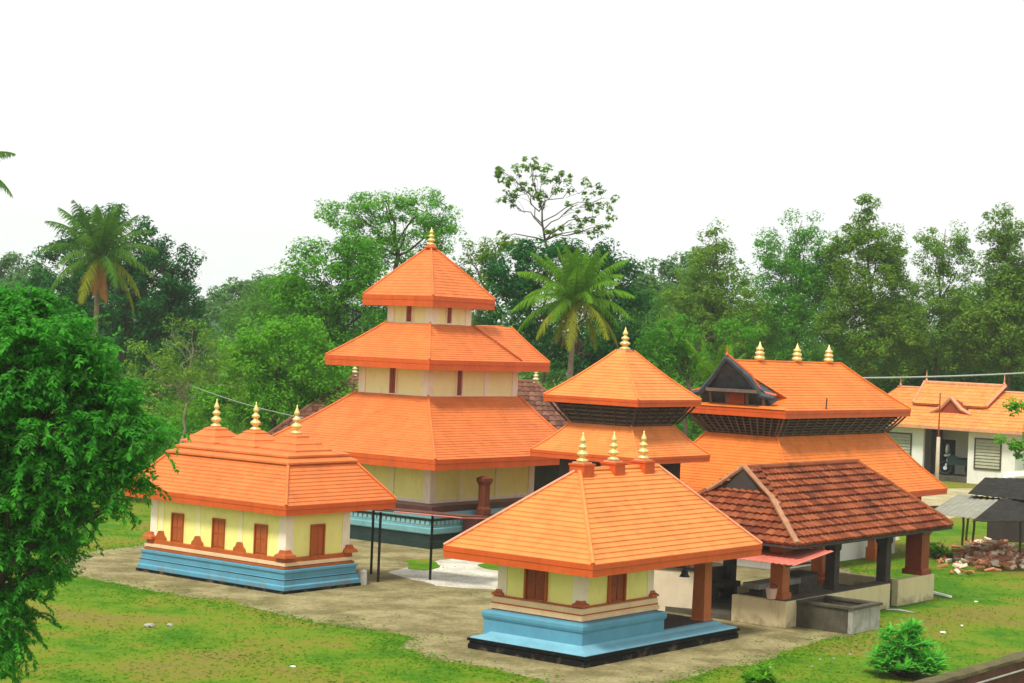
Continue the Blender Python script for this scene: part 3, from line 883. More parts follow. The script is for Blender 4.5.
for k in range(7):
    s = k / 6
    rct = lerp_rect(inset(BD, -.02), UT, s)
    z = 4.96 + .66 * s
    sl.rects([(inset(rct, -.05), z), (inset(rct, -.05), z + .035), (inset(rct, .15), z + .035), (inset(rct, .15), z), (inset(rct, -.05), z)], cap0=False, cap1=False)
sl.build('slats', M['slat'], t)
brackets(t, inset(BD, -.12), inset(UT, -.15), 4.96, 5.70, 13, M['slat'], .035)
UO = (1.2, 11.5, 1.2, 5.7)
UI = (0.95, 9.5, 3.42, 3.48)
# main slopes: hip at the far end, a leaning gable at the near end
def hall_slope():
    n = 18
    b_ = MB()
    prof = []
    for k in range(n):
        for s, dz in ((k / n, .024), ((k + 1) / n, 0)):
            r_ = lerp_rect(UO, UI, s)
            sx = s
            # near the eave the left end follows the hip skirt, higher up it runs out over the gable
            x0 = 1.2 + 1.25 * min(s / .25, 1) if s < .25 else 2.45 - (s - .25) / .75 * 1.75
            z = 5.92 + 1.76 * (.86 * s + .14 * s * s)
            prof.append((((x0, r_[1], r_[2], r_[3])), z + dz))
    return b_.rects(prof, cap0=False, cap1=True)
hall_slope().build('roof', M['roof_hall'], t)
fascia(t, UO, 5.64, 5.94)
soffit(t, UO, UT, 5.7, M['darkwood'])
hip_caps(t, UO, UI, 5.94, 7.70, M['roof_hall'], .04, 0.14, corners=(1, 2), ridge=[(.72, 3.45, 7.71), (9.5, 3.45, 7.71)])
# gable: dark carved panel leaning out, boards along its rakes
gx = lambda s: 1.72 - s * 1.05
gp = [(gx(0), 2.12, 6.02), (gx(0), 5.2, 6.02), (gx(.35), 5.0, 6.55), (gx(1), 3.5, 7.58), (gx(1), 3.4, 7.58), (gx(.35), 2.2, 6.55)]
gb = [(p[0] + .7, p[1], p[2]) for p in gp]
MB().rings([gp, gb]).build('gable_panel', M['bluewood'], t)
for s_, y_ in ((-1, 1.82), (1, 5.50)):
    pts = [(1.42, y_, 6.36), (1.32, y_ - s_ * .55, 6.45), (1.02, 3.45 + s_ * .75, 7.08), (.60, 3.45, 7.80)]
    MB().tube(pts, [.12, .13, .12, .10], 6).build('barge_board', M['bluewood'], t)
    pts = [(1.55, y_, 6.47), (1.42, y_ - s_ * .55, 6.57), (1.10, 3.45 + s_ * .75, 7.20), (.68, 3.45, 7.90)]
    MB().tube(pts, [.06, .07, .07, .06], 6).build('gable_trim', M['fascia'], t)
gd = MB()
gd.box(.98, 1.35, 2.35, 4.55, 6.52, 6.64)
for y_ in (2.3, 3.0, 3.9, 4.6):
    gd.tube([(1.50, y_, 6.02), (1.38, y_, 6.6)], .07, 6)
gd.build('gable_rail', M['slat'], t)
MB().box(1.40, 1.52, 3.1, 3.85, 6.06, 6.5).build('gable_niche', M['door'], t)
MB().rects([((1.15, 2.2, 1.22, 5.68), 5.96), ((1.45, 2.2, 1.55, 5.35), 6.06)]).build('gable_skirt', M['roof_hall'], t)
MB().lathe([(.05, 0), (.07, .06), (.03, .14), (.03, .22), (.012, .42)], .62, 3.45, 7.86, 8).build('gable_spike', M['fascia'], t)
for fx in (3.0, 5.9, 8.5):
    MB().lathe([(.16, 0), (.20, .05), (.20, .13), (.15, .15), (.15, .20), (.18, .22), (.18, .30), (.13, .33), (.12, .37), (.15, .39), (.15, .46), (.09, .50), (.03, .64), (.01, .72)], fx, 3.45, 7.74, 12).build('finial', M['gold'], t, smooth=True)
MB().tube([(4.4, 1.3, 5.55), (4.4, 1.25, 6.4)], .025, 5).build('lightning_rod', M['post'], t)


# ------------------------------------------------------------------ clay tiles as geometry
def tile_face(mb_, A, B, C, D, n, tw, lift=.05, arch=.035, jit=.006):
    """tiles over the trapezoid A-B (eave) to D-C (top)"""
    A, B, C, D = map(Vector, (A, B, C, D))
    ax = (B - A).normalized()
    L = (B - A).length
    nrm = (B - A).cross(D - A).normalized()
    if nrm.z < 0: nrm = -nrm
    up = (D - A) - ax * (D - A).dot(ax)
    dl, dr = (D - A).dot(ax), (C - A).dot(ax)
    for k in range(n):
        s0, s1 = k / n, (k + 1) / n + .12 / n
        l0, l1 = dl * s0, dl * min(s1, 1)
        r0, r1 = L + (dr - L) * s0, L + (dr - L) * min(s1, 1)
        a = math.floor(min(l0, l1) / tw) * tw + - tw
        while a < max(r0, r1):
            b_ = a + tw * .985
            x0a, x0b = max(a, l0), min(b_, r0)
            x1a, x1b = max(a, l1), min(b_, r1)
            if x0b - x0a > .01 or x1b - x1a > .01:
                if x0b < x0a: x0a = x0b = min(max((x0a + x0b) / 2, l0), r0)
                if x1b < x1a: x1a = x1b = min(max((x1a + x1b) / 2, l1), r1)
                j = random.uniform(-jit, jit)
                vs, m0 = [], len(mb_.v)
                for (xa, xb, s, h) in ((x0a, x0b, s0, lift), (x1a, x1b, min(s1, 1.0), 0.004)):
                    for f, hh in ((0, 0), (.3, arch), (.62, arch * .75), (1, -.01)):
                        vs.append(A + ax * (xa + (xb - xa) * f) + up * s + nrm * (h + hh + j))
                # front lip
                for f, hh in ((0, 0), (.3, arch), (.62, arch * .75), (1, -.01)):
                    vs.append(A + ax * (x0a + (x0b - x0a) * f) + up * s0 + nrm * (hh + j - .01))
                fs = [(i, i + 1, i + 5, i + 4) for i in range(3)] + [(8 + i, 9 + i, 1 + i, i) for i in range(3)]
                mb_.add(vs, fs)
            a += tw


def tiled_hip(parent, name, mat, outer, ridge, z0, z1, n, tw, under=None, lift=.05, arch=.035):
    """hip roof of clay tiles; ridge = (x0, x1, y0, y1) line; one tile mesh for each slope"""
    o = [(outer[0], outer[2], z0), (outer[1], outer[2], z0), (outer[1], outer[3], z0), (outer[0], outer[3], z0)]
    q = [(ridge[0], ridge[2], z1), (ridge[1], ridge[2], z1), (ridge[1], ridge[3], z1), (ridge[0], ridge[3], z1)]
    for i in range(4):
        j = (i + 1) % 4
        b_ = MB()
        tile_face(b_, o[i], o[j], q[j], q[i], n, tw, lift, arch)
        me = bpy.data.meshes.new(name)
        me.from_pydata(b_.v, [], b_.f)
        me.materials.append(mat)
        ob = bpy.data.objects.new(name, me)
        COL.objects.link(ob)
        ob.parent = parent
    MB().rects([(outer, z0 - .09), (outer, z0 - .03), (ridge, z1 - .06)]).build('roof_deck', under or M['darkwood'], parent)


# ------------------------------------------------------------------ open tiled pavilion, right front
t = thing('tiled_pavilion', 'open sided pavilion with old red clay tile roof on pillars and a cream parapet', 'pavilion', (8.34, 54.25, 0), RZ)
RO, RG = (-.55, 9.95, -.6, 5.1), (1.85, 8.45, 2.22, 2.28)
tiled_hip(t, 'tile_slope', M['tile_p'], RO, RG, 2.52, 4.45, 11, .25, lift=.085)
MB().tube([(1.1, 2.25, 4.52), (8.5, 2.25, 4.52)], .10, 8).build('ridge', M['tile_p'], t)
for i, (cx, cy, ex) in enumerate(((-.55, -.6, 1.75), (9.95, -.6, 8.35), (9.95, 5.1, 8.35), (-.55, 5.1, 1.75))):
    pts = [(cx + (ex - cx) * s, cy + (2.25 - cy) * s, 2.60 + 1.93 * s) for s in np.linspace(0, .60 if ex < 5 else 1, 8)]
    MB().tube(pts, [.085 + .012 * (k % 2) for k in range(8)], 7).build('hip_ridge', M['ridge_old'] if i == 0 else M['tile_p'], t)
# little gable near the left end
for s_ in (-1, 1):
    b_ = MB()
    tile_face(b_, (.80, 2.25 + s_ * 1.45, 3.53), (.86, 2.25 + s_ * 1.45, 3.53), (1.9, 2.25, 4.53), (1.1, 2.25, 4.53), 6, .25, .085)
    me = bpy.data.meshes.new('gablet_slope'); me.from_pydata(b_.v, [], b_.f); me.materials.append(M['tile_p'])
    ob = bpy.data.objects.new('gablet_slope', me); COL.objects.link(ob); ob.parent = t
    MB().tube([(.75, 2.25 + s_ * 1.45, 3.54), (.92, 2.25 + s_ * .75, 4.02), (1.08, 2.25, 4.58)], [.07, .07, .08], 6).build('barge_board', M['ridge_old'], t)
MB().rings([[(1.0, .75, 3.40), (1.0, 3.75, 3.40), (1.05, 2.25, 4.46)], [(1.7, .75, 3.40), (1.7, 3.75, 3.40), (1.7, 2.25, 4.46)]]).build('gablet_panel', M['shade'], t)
MB().box(-.40, 9.8, -.45, -.37, 2.40, 2.50).box(-.40, -.32, -.37, 4.95, 2.40, 2.50).box(9.72, 9.8, -.37, 4.95, 2.40, 2.50).box(-.4, 9.8, 4.87, 4.95, 2.4, 2.5).build('eave_board', M['darkwood'], t)
MB().box(.1, 9.8, .30, .48, 2.22, 2.40).box(.1, 9.8, 4.02, 4.2, 2.22, 2.40).build('beam', M['darkwood'], t)
MB().box(0.02, 9.98, 0.25, 4.5, .0, .16).build('floor', M['stone'], t)
pw = MB().box(0, 6.75, 0, .24, 0, .80)
pw.build('parapet', M['parapet'], t, bevel=.02)
MB().box(7.3, 10.0, 0, .24, 0, .86).build('parapet', M['parapet'], t, bevel=.02)
MB().box(0, .24, .242, 1.85, 0, .80).build('parapet', M['parapet'], t, bevel=.02)
MB().box(.25, 9.75, 4.26, 4.5, 0, .42).build('parapet', M['parapet'], t, bevel=.02)
MB().box(9.76, 10, .242, 4.5, 0, .55).build('parapet', M['parapet'], t, bevel=.02)
MB().box(0.02, 6.74, .01, .5, .801, .83).build('coping', M['stone'], t)


def pillar(parent, cx, cy, w, z0, z1, mat):
    h_ = w / 2
    def q(k): return (cx - h_ * k, cx + h_ * k, cy - h_ * k, cy + h_ * k)
    MB().rects([(q(1.25), z0), (q(1.25), z0 + .16), (q(1), z0 + .2), (q(1), z1 - .22), (q(1.2), z1 - .16), (q(1.2), z1)]).build('pillar', mat, parent)


pillar(t, .32, .42, .42, .83, 2.40, M['orange_pillar'])
pillar(t, 3.56, .42, .32, .83, 2.24, M['darkwood'])
pillar(t, 7.05, .42, .34, .16, 2.24, M['darkwood'])
pillar(t, 9.50, .42, .58, .86, 2.40, M['door'])
pillar(t, .35, 4.1, .32, .16, 2.24, M['darkwood'])
pillar(t, 3.56, 4.1, .32, .16, 2.24, M['darkwood'])
pillar(t, 7.05, 4.1, .32, .16, 2.24, M['darkwood'])
pillar(t, 9.55, 4.1, .42, .16, 2.24, M['brown'])
# corrugated awning over the left corner
aw = MB()
nx, ny = 2, 28
va = []
for i in range(nx):
    for j in range(ny):
        x = -1.15 + i * 2.35
        y = -.85 + j * (2.6 / (ny - 1))
        va.append((x, y, 2.03 + i * .26 + .022 * (j % 2)))
fa = [(i * ny + j, i * ny + j + 1, (i + 1) * ny + j + 1, (i + 1) * ny + j) for i in range(nx - 1) for j in range(ny - 1)]
aw.add(va, fa)
ao = aw.build('awning', M['pinksheet'], t)
sm = ao.modifiers.new('thick', 'SOLIDIFY'); sm.thickness = .012
MB().box(-1.1, .3, -.62, -.56, 1.96, 2.02).build('awning_rail', M['darkwood'], t)

# ------------------------------------------------------------------ dark tiled building behind the tower
bp_ = at_y(440, 400, 91)
t = thing('tiled_building', 'dark brown tiled building showing on both sides behind the tower', 'building', (bp_.x, bp_.y, 0), R(2))
MB().box(-6.2, 6.4, -3, 6, 0, 3.2).build('wall', M['shade'], t)  # dark wall colour stands in for the shade under its verandah
tiled_hip(t, 'tile_slope', M['tile_b'], (-8.2, 8.6, -5, 8), (-4.3, 4.7, 1.4, 1.5), 3.0, 6.0, 14, .3)
for sx, zx in ((-4.3, 6.05), (4.75, 6.05)):
    finial(t, sx, 1.45, 6.0, .75, .17, M['ivory'])
MB().tube([(-4.3, 1.45, 6.06), (4.7, 1.45, 6.06)], .11, 7).build('ridge', M['tile_b'], t)
for cx, ex in ((-8.2, -4.3), (8.6, 4.7)):
    MB().tube([(cx, -5, 3.06), (ex, 1.45, 6.06)], .10, 7).build('hip_ridge', M['tile_b'], t)

# ------------------------------------------------------------------ white house, right background
t = thing('white_house', 'low white house with orange clay tiles, open porch and grey louvred windows', 'house', (33.4, 117.1, 0), RZ)
WB = (0, 7, 1.35, 12)
HT = 3.55
# front wall pieces leaving the porch opening between y=4.6 and y=7.6
MB().box(0, .25, 1.35, 4.55, 0, HT).build('wall', M['white'], t)
MB().box(0, .25, 7.7, 12, 0, HT).build('wall', M['white'], t)
MB().box(.26, 7, 1.35, 1.6, 0, HT).build('wall', M['white'], t)
MB().box(.26, 7, 11.75, 12, 0, HT).build('wall', M['white'], t)
MB().box(2.6, 2.85, 1.62, 11.74, 0, HT).build('wall', M['white'], t)
MB().box(.02, 2.58, 4.56, 7.68, 0, .35).build('porch_floor', M['stone'], t)
MB().box(2.52, 2.598, 6.6, 7.5, .36, 2.6).build('door', M['darkwood'], t)
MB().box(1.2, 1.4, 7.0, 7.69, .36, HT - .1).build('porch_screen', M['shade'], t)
for y0, y1 in ((2.35, 4.0), (8.6, 11.4)):
    w_ = MB()
    for k in range(9):
        z = 1.05 + k * .205
        w_.rings([[(-.05, y0, z), (-.05, y1, z), (.0 - .004, y1, z + .15), (-.004, y0, z + .15)], [(-.08, y0, z + .02), (-.08, y1, z + .02), (-.03, y1, z + .17), (-.03, y0, z + .17)]])
    win = w_.build('window', M['shutter'], t)
    fr = MB().box(-.07, -.003, y0 - .1, y0 - .002, .95, 2.98).box(-.07, -.003, y1 + .002, y1 + .1, .95, 2.98).box(-.07, -.003, y0, y1, 2.9, 2.98).box(-.07, -.003, y0, y1, .95, 1.03)
    fr.build('frame', M['stone'], win)
    MB().box(-.02, -.003, y0, y1, 1.03, 2.9).build('backing', M['shutter'], win)
RO, RG = (-.8, 7.8, .6, 12.9), (3.45, 3.55, 2.2, 10.2)
tiled_hip(t, 'tile_slope', M['tile_w'], RO, (3.45, 3.55, 2.0, 11.4), HT, 5.9, 12, .32, M['roof_hall'], lift=.035, arch=.012)
MB().box(-.84, -.80, .6, 12.9, HT - .16, HT + .02).box(-.8, 7.8, .56, .6, HT - .16, HT + .02).build('fascia', M['hip'], t)
# raised centre of the roof
b_ = MB()
tile_face(b_, (1.25, 9.1, 4.95), (1.25, 4.0, 4.95), (3.5, 3.7, 6.3), (3.5, 9.4, 6.3), 6, .32, .03, .012)
me = bpy.data.meshes.new('upper_slope'); me.from_pydata(b_.v, [], b_.f); me.materials.append(M['tile_w'])
ob = bpy.data.objects.new('upper_slope', me); COL.objects.link(ob); ob.parent = t
MB().prism([(1.25, 4.88), (5.75, 4.88), (3.5, 6.25)], 'y', 4.1, 9.0).build('roof_deck', M['roof_hall'], t)
MB().tube([(3.5, 3.6, 6.34), (3.5, 9.5, 6.34)], .13, 7).build('ridge', M['hip'], t)
MB().tube([(1.25, 9.15, 4.98), (3.5, 9.45, 6.36)], .10, 6).build('barge_board', M['hip'], t)
MB().tube([(1.25, 4.0, 4.98), (3.5, 3.65, 6.36)], .10, 6).build('barge_board', M['hip'], t)
MB().tube([(3.5, 9.4, 5.95), (3.5, 11.4, 5.95)], .10, 6).build('ridge', M['hip'], t)
MB().tube([(3.5, 2.0, 5.95), (3.5, 4.1, 5.95)], .10, 6).build('ridge', M['hip'], t)
for y_, z_ in ((3.75, 6.4), (9.3, 6.4), (11.2, 6.0)):
    MB().lathe([(.05, 0), (.10, .08), (.05, .2), (.05, .35), (.012, .75)], 3.5, y_, z_, 8).build('roof_spike', M['hip'], t)
# small dormer gable
MB().rings([[(.75, 5.0, 4.45), (.75, 7.4, 4.45), (.75, 6.2, 5.35)], [(2.2, 5.2, 4.9), (2.2, 7.2, 4.9), (2.2, 6.2, 5.3)]]).build('dormer', M['door'], t)
for s_ in (-1, 1):
    MB().tube([(.68, 6.2 + s_ * 1.45, 4.42), (.68, 6.2 + s_ * .75, 4.75), (.68, 6.2, 5.5)], [.10, .14, .13], 6).build('dormer_board', M['hip'], t)

# ------------------------------------------------------------------ small metal canopy between left shrine and tower
t = thing('canopy', 'flat sheet canopy on thin black posts between the left shrine and the tower', 'canopy')
c_a, c_b = at_z(352, 507, 2.36), at_z(462, 517, 2.36)
c_n = Vector((c_b.y - c_a.y, c_a.x - c_b.x, 0)).normalized()
c_n = c_n if c_n.y > 0 else -c_n
c_pts = [c_a, c_b, c_b + c_n * 2.1 - Vector((0, 0, .16)), c_a + c_n * 2.1 - Vector((0, 0, .16))]
MB().rings([[(p.x, p.y, p.z) for p in c_pts], [(p.x, p.y, p.z + .03) for p in c_pts]]).build('roof_sheet', M['maroon'], t)
MB().tube([c_pts[0] - Vector((0, 0, .03)), c_pts[1] - Vector((0, 0, .03)), c_pts[2] - Vector((0, 0, .03))], .025, 6).build('rim', M['pinksheet'], t)
for (qx, qy, tp) in ((378, 582, 2.30), (371, 574, 2.20), (430, 580, 2.28)):
    p = at_z(qx, qy)
    MB().tube([(p.x, p.y, 0), (p.x, p.y, tp)], .045, 7).build('post', M['post'], t)

p = at_z(362, 584)
MB().rects([((p.x - .16, p.x + .16, p.y - .16, p.y + .16), 0), ((p.x - .15, p.x + .15, p.y - .15, p.y + .15), .42), ((p.x - .09, p.x + .09, p.y - .09, p.y + .09), .47)]).build('marker_stone', M['stonepale'])
tag(bpy.data.objects['marker_stone'], 'short pale stone block at the right corner of the long shrine', 'stone')

# ------------------------------------------------------------------ stone tank in front of the tiled pavilion
tp = at_z(852, 635)
t = thing('stone_tank', 'square mossy stone water tank on the grass against the cream parapet', 'tank', (tp.x, tp.y, 0), RZ)
tx, ty, th = 1.75, 1.95, .72
MB().box(0, tx, 0, .16, 0, th).build('side', M['stonepale'], t, bevel=.02)
MB().box(0, .16, .162, ty, 0, th).build('side', M['stone'], t, bevel=.02)
MB().box(tx - .16, tx, .162, ty, 0, th).build('side', M['stone'], t, bevel=.02)
MB().box(.162, tx - .162, ty - .16, ty, 0, th).build('side', M['stone'], t, bevel=.02)
MB().box(.16, tx - .16, .16, ty - .16, 0, .2).build('bottom', M['shade'], t)
MB().rects([((-.05, tx + .05, -.05, ty + .05), th + .002), ((-.05, tx + .05, -.05, ty + .05), th + .07), ((.2, tx - .2, .2, ty - .2), th + .07), ((.2, tx - .2, .2, ty - .2), th + .002), ((-.05, tx + .05, -.05, ty + .05), th + .002)], cap0=False, cap1=False).build('rim', M['stone'], t)

# things standing under and beside the porch of the front shrine
FO = Vector((2.15, 46.35, 0))
def floc(x, y, z=0): return FO + EX * x + EY * y + Vector((0, 0, z))
p = at_z(672, 612, .0)
t = thing('low_wall', 'short whitewashed wall with rounded end seen through the shrine porch', 'wall', (p.x, p.y, 0), R(-20))
MB().prism([(-1.1, 0), (1.1, 0), (1.1, .9), (1.02, 1.15), (.85, 1.3), (-1.1, 1.3)], 'y', 0, .3).build('wall_body', M['cloth'], t)
MB().prism([(-1.15, 1.302), (.86, 1.302), (.80, 1.36), (-1.15, 1.36)], 'y', -.04, .34).build('coping', M['stone'], t)
p = at_z(728, 606)
t = thing('stone_bench', 'dark granite bench block beside the orange porch pillar', 'bench', (p.x, p.y, 0), RZ)
MB().box(-.7, .9, .1, .6, .55, .72).build('seat', M['stone'], t, bevel=.02)
for a in (-.55, .55): MB().box(a, a + .22, .15, .55, 0, .548).build('leg', M['stone'], t)
MB().box(-.7, .9, .62, .74, .3, 1.15).build('backrest', M['stone'], t, bevel=.02)
PO = Vector((8.34, 54.25, 0))
p = PO + EX * 3.0 + EY * 2.2
t = thing('stone_bench', 'long grey granite slab bench inside the tiled pavilion', 'bench', (p.x, p.y, .16), RZ)
MB().box(-1.3, 1.3, -.3, .3, .62, .80).build('seat', M['stonepale'], t, bevel=.02)
for a in (-1.0, .7): MB().box(a, a + .3, -.24, .24, 0, .618).build('leg', M['stone'], t)
p = PO + EX * 5.4 + EY * 2.6
t = thing('storage_chest', 'grey wooden chest standing on the floor of the tiled pavilion', 'chest', (p.x, p.y, .16), RZ)
MB().box(-.6, .6, -.35, .35, .06, .75).build('box_body', M['slat'], t, bevel=.02)
MB().box(-.64, .64, -.39, .39, .752, .82).build('lid', M['stone'], t, bevel=.015)
for a in (-.5, .5):
    for c_ in (-.28, .28): MB().box(a - .05, a + .05, c_ - .05, c_ + .05, 0, .058).build('foot', M['darkwood'], t)
p = PO + EX * -.02 + EY * .55
t = thing('bucket', 'small pale pink bucket on the parapet below the pink awning', 'bucket', (p.x + .05, p.y, .83), 0)
MB().lathe([(.13, 0), (.18, .3), (.19, .3), (.19, .32), (.165, .32), (.12, .03)], n=14).build('pail', M['tub'], t, smooth=False)
MB().tube([(-.18, 0, .3), (-.13, 0, .40), (0, 0, .44), (.13, 0, .40), (.18, 0, .3)], .008, 5).build('handle', M['post'], t)

# ------------------------------------------------------------------ pole and motorcycle by the white house
p = at_y(937, 474, 113.5)
t = thing('flag_pole', 'tall slim pole standing in front of the porch of the white house', 'pole', (p.x, p.y, 0), 0)
MB().tube([(0, 0, 0), (0, 0, 3.2)], [.14, .11], 8).build('shaft', M['pole'], t, smooth=True)
MB().tube([(0, 0, 3.2), (0, 0, 5.9)], [.05, .035], 6).build('mast', M['door'], t)
MB().rects([((-.3, .3, -.3, .3), 0), ((-.3, .3, -.3, .3), .3), ((-.2, .2, -.2, .2), .36)]).build('base_block', M['stone'], t)

p = Vector((33.4, 117.1, 0)) + EX * .75 + EY * 5.5
t = thing('motorcycle', 'dark motorcycle with pale windshield parked in the porch of the white house', 'motorcycle', (p.x, p.y, .35), R(150))
t.scale = (1.3, 1.3, 1.3)
for wx in (-.68, .68):
    prof = [(0.30 + .07 * math.cos(a), .06 * math.sin(a)) for a in np.linspace(0, 2 * math.pi, 9)[:-1]]
    b_ = MB()
    rg = [[(wx + (r_) * math.cos(u), h_, .37 + (r_) * math.sin(u)) for r_, h_ in prof] for u in np.linspace(0, 2 * math.pi, 21)]
    b_.rings(rg, cap0=False, cap1=False)
    wo = b_.build('wheel', M['tyre'], t, smooth=True)
    MB().tube([(wx, -.04, .37), (wx, .04, .37)], .10, 10).build('hub', M['chrome'], wo)
MB().rings([[(-.75 + x, s * .0 + y, z) for y, z in ((-.13, .55), (.13, .55), (.12, .95 + dz), (-.12, .95 + dz))] for x, dz in ((0, -.1), (.35, -.05), (.75, .05), (1.1, .18), (1.25, .05))] if False else
           [[(-.75 + x, y, z) for y, z in ((-.13, .55), (.13, .55), (.12, .9 + dz), (-.12, .9 + dz))] for x, dz in ((0, -.1), (.35, -.08), (.75, .05), (1.1, .15), (1.3, .05))]).build('body', M['bodypaint'], t)
MB().box(-.72, .0, -.14, .14, .83, .93).build('saddle', M['tyre'], t, bevel=.03)
MB().tube([(.68, 0, .37), (.48, 0, 1.12)], .05, 6).build('fork', M['chrome'], t)
MB().tube([(.40, -.36, 1.15), (.50, 0, 1.1), (.40, .36, 1.15)], .025, 6).build('handlebar', M['tyre'], t)
MB().rings([[(.62, .28 * math.cos(a), 1.32 + .26 * math.sin(a)) for a in np.linspace(0, 2 * math.pi, 13)[:-1]], [(.56, .22 * math.cos(a), 1.36 + .22 * math.sin(a)) for a in np.linspace(0, 2 * math.pi, 13)[:-1]]]).build('windshield', M['chrome'], t, smooth=True)
MB().lathe([(.0, -.06), (.10, -.04), (.12, .02), (.06, .06)], .66, 0, 1.0, 10).build('headlight', M['chrome'], t, smooth=True)

# ------------------------------------------------------------------ wood shed and firewood
t = thing('wood_shed', 'patched shed of black sheeting and grey corrugated panels on crooked poles', 'shed')


def roof_sheet(name, q, mat, corr=.02, n=22):
    A, B, C, D = [Vector(x) for x in q]
    vs = []
    for i in range(2):
        for j in range(n):
            f = j / (n - 1)
            p_ = (A.lerp(B, f)).lerp(D.lerp(C, f), i)
            vs.append((p_.x, p_.y, p_.z + corr * (j % 2) + random.uniform(-.01, .01)))
    fs = [(j, j + 1, n + j + 1, n + j) for j in range(n - 1)]
    o = MB().add(vs, fs).build(name, mat, t)
    s_ = o.modifiers.new('thick', 'SOLIDIFY'); s_.thickness = .02
    return o


roof_sheet('roof_sheet', (at_z(968, 494, 2.55), at_z(1060, 505, 2.5), at_z(1060, 480, 3.0), at_z(985, 478, 3.0)), M['blacksheet'], .015)
roof_sheet('roof_sheet', (at_z(972, 522, 2.0), at_z(1060, 522, 2.0), at_z(1060, 500, 2.5), at_z(1000, 499, 2.5)), M['blacksheet'], .03, 16)
roof_sheet('roof_sheet', (at_z(928, 513, 1.95), at_z(976, 519, 1.98), at_z(1004, 499, 2.47), at_z(958, 494, 2.4)), M['greysheet'], .035, 18)
roof_sheet('roof_sheet', (at_z(915, 510, 1.6), at_z(945, 514, 1.62), at_z(962, 505, 2.0), at_z(930, 506, 1.95)), M['stonepale'], .02, 8)
roof_sheet('roof_board', (at_z(1003, 478, 2.95), at_z(1060, 474, 2.95), at_z(1060, 469, 3.1), at_z(1006, 472, 3.1)), M['cream'], .004, 6)
for qx, qy, tx_, ty_, tz in ((962, 545, 962, 514, 1.98), (972, 546, 976, 519, 1.98), (966, 540, 969, 506, 2.2), (1019, 560, 1020, 522, 2.0), (1010, 535, 1008, 500, 2.4)):
    a = at_z(qx, qy); b_ = at_z(tx_, ty_, tz); b_ = Vector((a.x + (b_.x - a.x) * .4, a.y + (b_.y - a.y) * .4, tz))
    MB().tube([a, a.lerp(b_, .5) + Vector((.04, 0, 0)), b_], .05, 6).build('post', M['bamboo'], t)
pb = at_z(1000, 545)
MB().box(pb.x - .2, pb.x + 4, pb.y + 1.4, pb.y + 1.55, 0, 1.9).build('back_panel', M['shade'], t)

# split firewood: every billet is an object of its own, sharing three meshes
log_src = []
for k, (ln, rad, mt) in enumerate(((.40, .065, 'log'), (.32, .075, 'logpale'), (.46, .055, 'log'))):
    prof = [(rad * f * math.cos(a), rad * f * math.sin(a)) for a, f in zip((0, .9, 1.9, 3.3, 4.2, 5.3), (1, .8, 1.05, .9, 1.1, .75))]
    o = MB().rings([[(-ln / 2, y, z) for y, z in prof], [(0, y * 1.06, z * 1.06 + .01) for y, z in prof], [(ln / 2, y, z) for y, z in prof]]).build('firewood_log', M[mt])
    log_src.append(o)
rl = random.Random(5)
pile_c = at_z(992, 560)
for k in range(290):
    o = log_src[k] if k < 3 else log_src[k % 3].copy()
    if k >= 3: COL.objects.link(o)
    u, v = rl.gauss(0, 1), rl.gauss(0, 1)
    px_ = 990 + u * 22 + rl.uniform(-12, 22); py_ = 560 + v * 7
    px_ = min(max(px_, 940), 1045); py_ = min(max(py_, 540), 576)
    p = at_z(px_, py_)
    hgt = max(0.0, 0.5 * (1 - abs(px_ - 1000) / 62)) * max(0, 1 - abs(py_ - 558) / 22)
    o.location = (p.x, p.y, .07 + hgt * rl.random() ** .6)
    o.rotation_euler = (rl.uniform(0, 6), rl.uniform(-.35, .35), rl.uniform(0, 3.1))
    tag(o, 'split firewood billet lying in the heap under the patched shed', 'firewood', 'firewood heaped at the shed')

# ------------------------------------------------------------------ boundary wall, bottom right corner
a = at_z(880, 691, .9); b_ = at_z(1060, 641, .9)
d = (b_ - a); ang = math.atan2(d.y, d.x)
t = thing('boundary_wall', 'dark brown laterite boundary wall with mossy top in the bottom right corner', 'wall', (a.x, a.y, 0), ang)
Lw = d.length + 3
w_ = MB()
rw = random.Random(3)
seg = 34
ring = []
for i in range(seg + 1):
    x = -1 + (Lw + 1) * i / seg
    ring.append([(x, -.38 + rw.uniform(-.02, .02), -.05), (x, .0 + rw.uniform(-.02, .02), -.05), (x, .0, .82), (x, -.38, .82)])
w_.rings(ring); w_.build('wall_body', M['laterite'], t)
ring = []
for i in range(seg + 1):
    x = -1 + (Lw + 1) * i / seg
    ring.append([(x, -.40 + rw.uniform(-.02, .02), .822), (x, .03 + rw.uniform(-.03, .03), .822), (x, .01 + rw.uniform(-.03, .03), .90 + rw.uniform(-.015, .02)), (x, -.20, .95 + rw.uniform(-.015, .02)), (x, -.39, .90 + rw.uniform(-.015, .02))])
MB().rings(ring).build('coping', M['mossy'], t)
MB().tube([(-1, -.40, .60), (Lw, -.40, .60)], .025, 6).build('ledge_strip', M['stonepale'], t)

# ------------------------------------------------------------------ wires
def wire(name, p0, p1, sag, r, label, n=16):
    pts = []
    for i in range(n + 1):
        f = i / n
        q = Vector(p0).lerp(Vector(p1), f)
        q.z -= sag * 4 * f * (1 - f)
        pts.append(q)
    tag(MB().tube(pts, r, 5).build(name, M['wire']), label, 'wire')
wire('power_line', at_y(840, 378, 102), at_y(1090, 369, 98), .12, .05, 'pale cable crossing before the trees above the white house')
wire('power_line', at_y(190, 385, 83.8), at_y(303, 418, 72.5), .12, .018, 'thin cable running from the tower roof past the long shrine')

